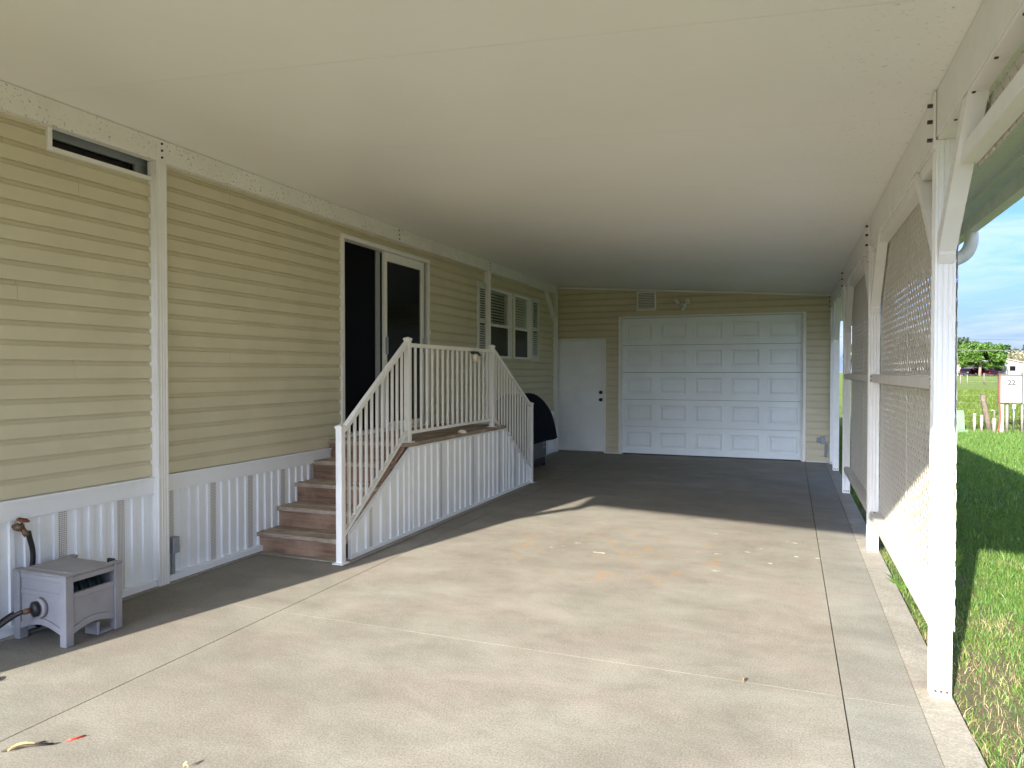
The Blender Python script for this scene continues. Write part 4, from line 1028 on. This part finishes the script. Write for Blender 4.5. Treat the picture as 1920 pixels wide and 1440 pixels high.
def far_house(label, x0, x1, y0, y1, zw, zr, parts):
    t_ = thing('far_house', ((x0 + x1) / 2, (y0 + y1) / 2, HZ), label, 'house')
    cx = (x0 + x1) / 2
    prism('wall', [(x0, HZ - .3), (x1, HZ - .3), (x1, zw), (cx, zr - .12), (x0, zw)], 'y', y0, y1, 'far_wall', t_)
    th = .14
    for s, xe in ((-1, x0 - .35), (1, x1 + .35)):
        zz = zw - (zr - zw) / (x1 - cx) * .35
        prism('roof', [(cx, zr), (xe, zz), (xe, zz + th), (cx, zr + th)], 'y', y0 - .4, y1 + .4, 'far_roof', t_)
    parts(t_)
def hA(t_):
    y = 163.0
    for (a, c, z0, z1) in ((37.2, 38.3, 1.7, 2.7), (39.6, 40.5, 1.7, 2.6)):
        w = box('window', a, c, y - .05, y + .02, z0, z1, 'dark_glass', t_, 0); box('frame', a - .07, c + .07, y - .03, y + .01, z0 - .07, z0 - .005, 'far_roof', w)
    # awning with posts in front, carport's shade as a dark sheet on the wall at left
    prism('awning', [(y - 3.0, 2.75), (y, 3.25), (y, 3.33), (y - 3.0, 2.83)], 'x', 33.8, 38.6, 'far_roof', t_)
    for x in (34.0, 36.2, 38.4): box('awning_post', x - .06, x + .06, y - 2.9, y - 2.78, HZ - .2, 2.76, 'far_roof', t_)
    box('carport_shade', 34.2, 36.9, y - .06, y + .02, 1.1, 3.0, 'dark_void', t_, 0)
    box('low_wall', 35.0, 41.6, y - .09, y - .01, HZ - .2, 1.35, 'far_roof', t_, 0)
far_house('cream gabled house with white metal roof and awning beyond the pasture', 34.0, 42.4, 163.0, 178.0, 3.15, 4.15, hA)
def hB(t_):
    y = 171.0
    for a in (24.0, 26.5, 29.0):
        w = box('window', a, a + 1.1, y - .05, y + .02, 1.7, 2.7, 'dark_glass', t_, 0); box('frame', a - .07, a + 1.17, y - .03, y + .01, 1.62, 1.695, 'far_roof', w)
    box('low_wall', 21, 33.2, y - 3, y - 2.9, HZ - .2, 1.75, 'far_roof', t_, 0)
far_house('white low house mostly hidden behind the bright green tree', 20.0, 33.0, 171.0, 184.0, 3.4, 4.1, hB)
pf = thing('panel_fence', (46, 152, HZ), 'pale vertical board fence at the far right beyond the pasture', 'fence')
for i in range(26): box('board', 41.0 + i * .42, 41.0 + i * .42 + .39, 160.0, 160.08, HZ - .2, 2.75 + .05 * (i % 3), 'far_roof' if i % 2 else 'far_wall', pf, 0)

def tree(label, x, y, z0, zc, rx, rz, n, mat, leaf_s=.3, seed=1, group='trees beyond the pasture', trunk=.28, name='tree', nclump=38):
    r = np.random.RandomState(seed); t_ = thing(name, (x, y, z0), label, 'tree' if name == 'tree' else 'shrub', group)
    # clump centres on and in the crown
    u = r.normal(size=(nclump, 3)); u /= np.linalg.norm(u, axis=1)[:, None]; rad = r.uniform(.35, .95, nclump) ** .6
    C = u * rad[:, None] * np.array([rx, rx, rz]); C[:, 2] = np.maximum(C[:, 2], -rz * .75) * (1 + .15 * r.rand(nclump)); C += np.array([x, y, zc])
    cs = r.uniform(.16, .34, nclump) * rx
    which = r.randint(0, nclump, n); q = r.normal(size=(n, 3)); q /= np.linalg.norm(q, axis=1)[:, None]; q *= (r.rand(n) ** .45)[:, None]
    P = C[which] + q * cs[which][:, None] * np.array([1, 1, .72])
    a = r.normal(size=(n, 3)); a /= np.linalg.norm(a, axis=1)[:, None]; b_ = np.cross(a, r.normal(size=(n, 3))); b_ /= np.linalg.norm(b_, axis=1)[:, None]
    s = (leaf_s * r.uniform(.6, 1.3, n))[:, None]
    V = np.stack([P - a * s, P - b_ * s * .45, P + a * s, P + b_ * s * .45], 1).reshape(-1, 3)
    me = bpy.data.meshes.new('crown'); me.from_pydata((V - np.array([x, y, zc])).tolist(), [], (np.arange(n * 4).reshape(-1, 4)).tolist()); me.materials.append(MATS[mat])
    cr_ = put('crown', me, (x, y, zc), t_)
    tp = Vector((x + .1, y, zc - rz * .3))
    tube('trunk', [(x, y, z0 - .2), (x + .05, y, z0 + (zc - z0) * .4), tp, (x, y, zc + rz * .3)], [trunk, trunk * .8, trunk * .6, trunk * .2], 'bark', t_, 8)
    for k in range(7):
        c = C[r.randint(nclump)]; st = Vector((x, y, z0 + (zc - z0) * r.uniform(.35, .8))); tube('limb', [st, (st + Vector(c)) / 2 + Vector((0, 0, .25)), Vector(c)], [trunk * .42, trunk * .28, trunk * .1], 'bark', t_, 6)
tree('bright green spreading tree between the two red cars', 32.4, 152.5, HZ, 4.35, 4.3, 2.0, 6500, 'leaf_bright', .34, 11, nclump=46)
k = 0
for (x, y, zc, rx, rz, m_, s_, lab) in (
    (36.6, 205, 6.0, 6.0, 3.9, 'leaf_dark', .5, 'dark evergreen tree behind the bright green tree at its left'),
    (42.5, 208, 5.0, 5.5, 3.6, 'leaf_bright', .5, 'broad mid-green tree behind the house roof'),
    (48.5, 206, 4.3, 4.2, 3.2, 'leaf_dark', .45, 'low dark tree right of the house gable'),
    (28.5, 204, 6.6, 6.0, 4.4, 'leaf_dark', .5, 'tall dark tree mostly hidden by the near post'),
    (20.0, 206, 6.0, 6.5, 4.2, 'leaf_dark', .5, 'dark tree hidden behind the lattice screens'),
    (57.5, 205, 5.0, 6.0, 4.0, 'leaf_dark', .5, 'dark tree beyond the pale flowering bush')):
    tree(lab, x, y, HZ, zc, rx, rz, 4200, m_, s_, 20 + k); k += 1
tree('pale cream flowering bush at the right picture edge', 46.6, 181, HZ, 3.9, 4.0, 2.5, 5200, 'leaf_pale', .36, 40, 'bushes by the far house', .2)
for i, (za, zb) in enumerate(((4.25, 3.75), (3.28, 3.16))):
    c = tube('power_line', [(-20 + 90 * t / 14, 69 + 3 * t / 14, za + (zb - za) * ((-20 + 90 * t / 14) - 13) / 5.3 * .35 + .35 * ((t - 7) / 7) ** 2 - .0) for t in range(15)], .014 if i == 0 else .018, 'cable_dark' if i == 0 else 'wire_galv', None, 5)
    tag(c, 'upper dark power line crossing the sky' if i == 0 else 'lower pale power line crossing in front of the trees', 'power line', 'power lines over the pasture')
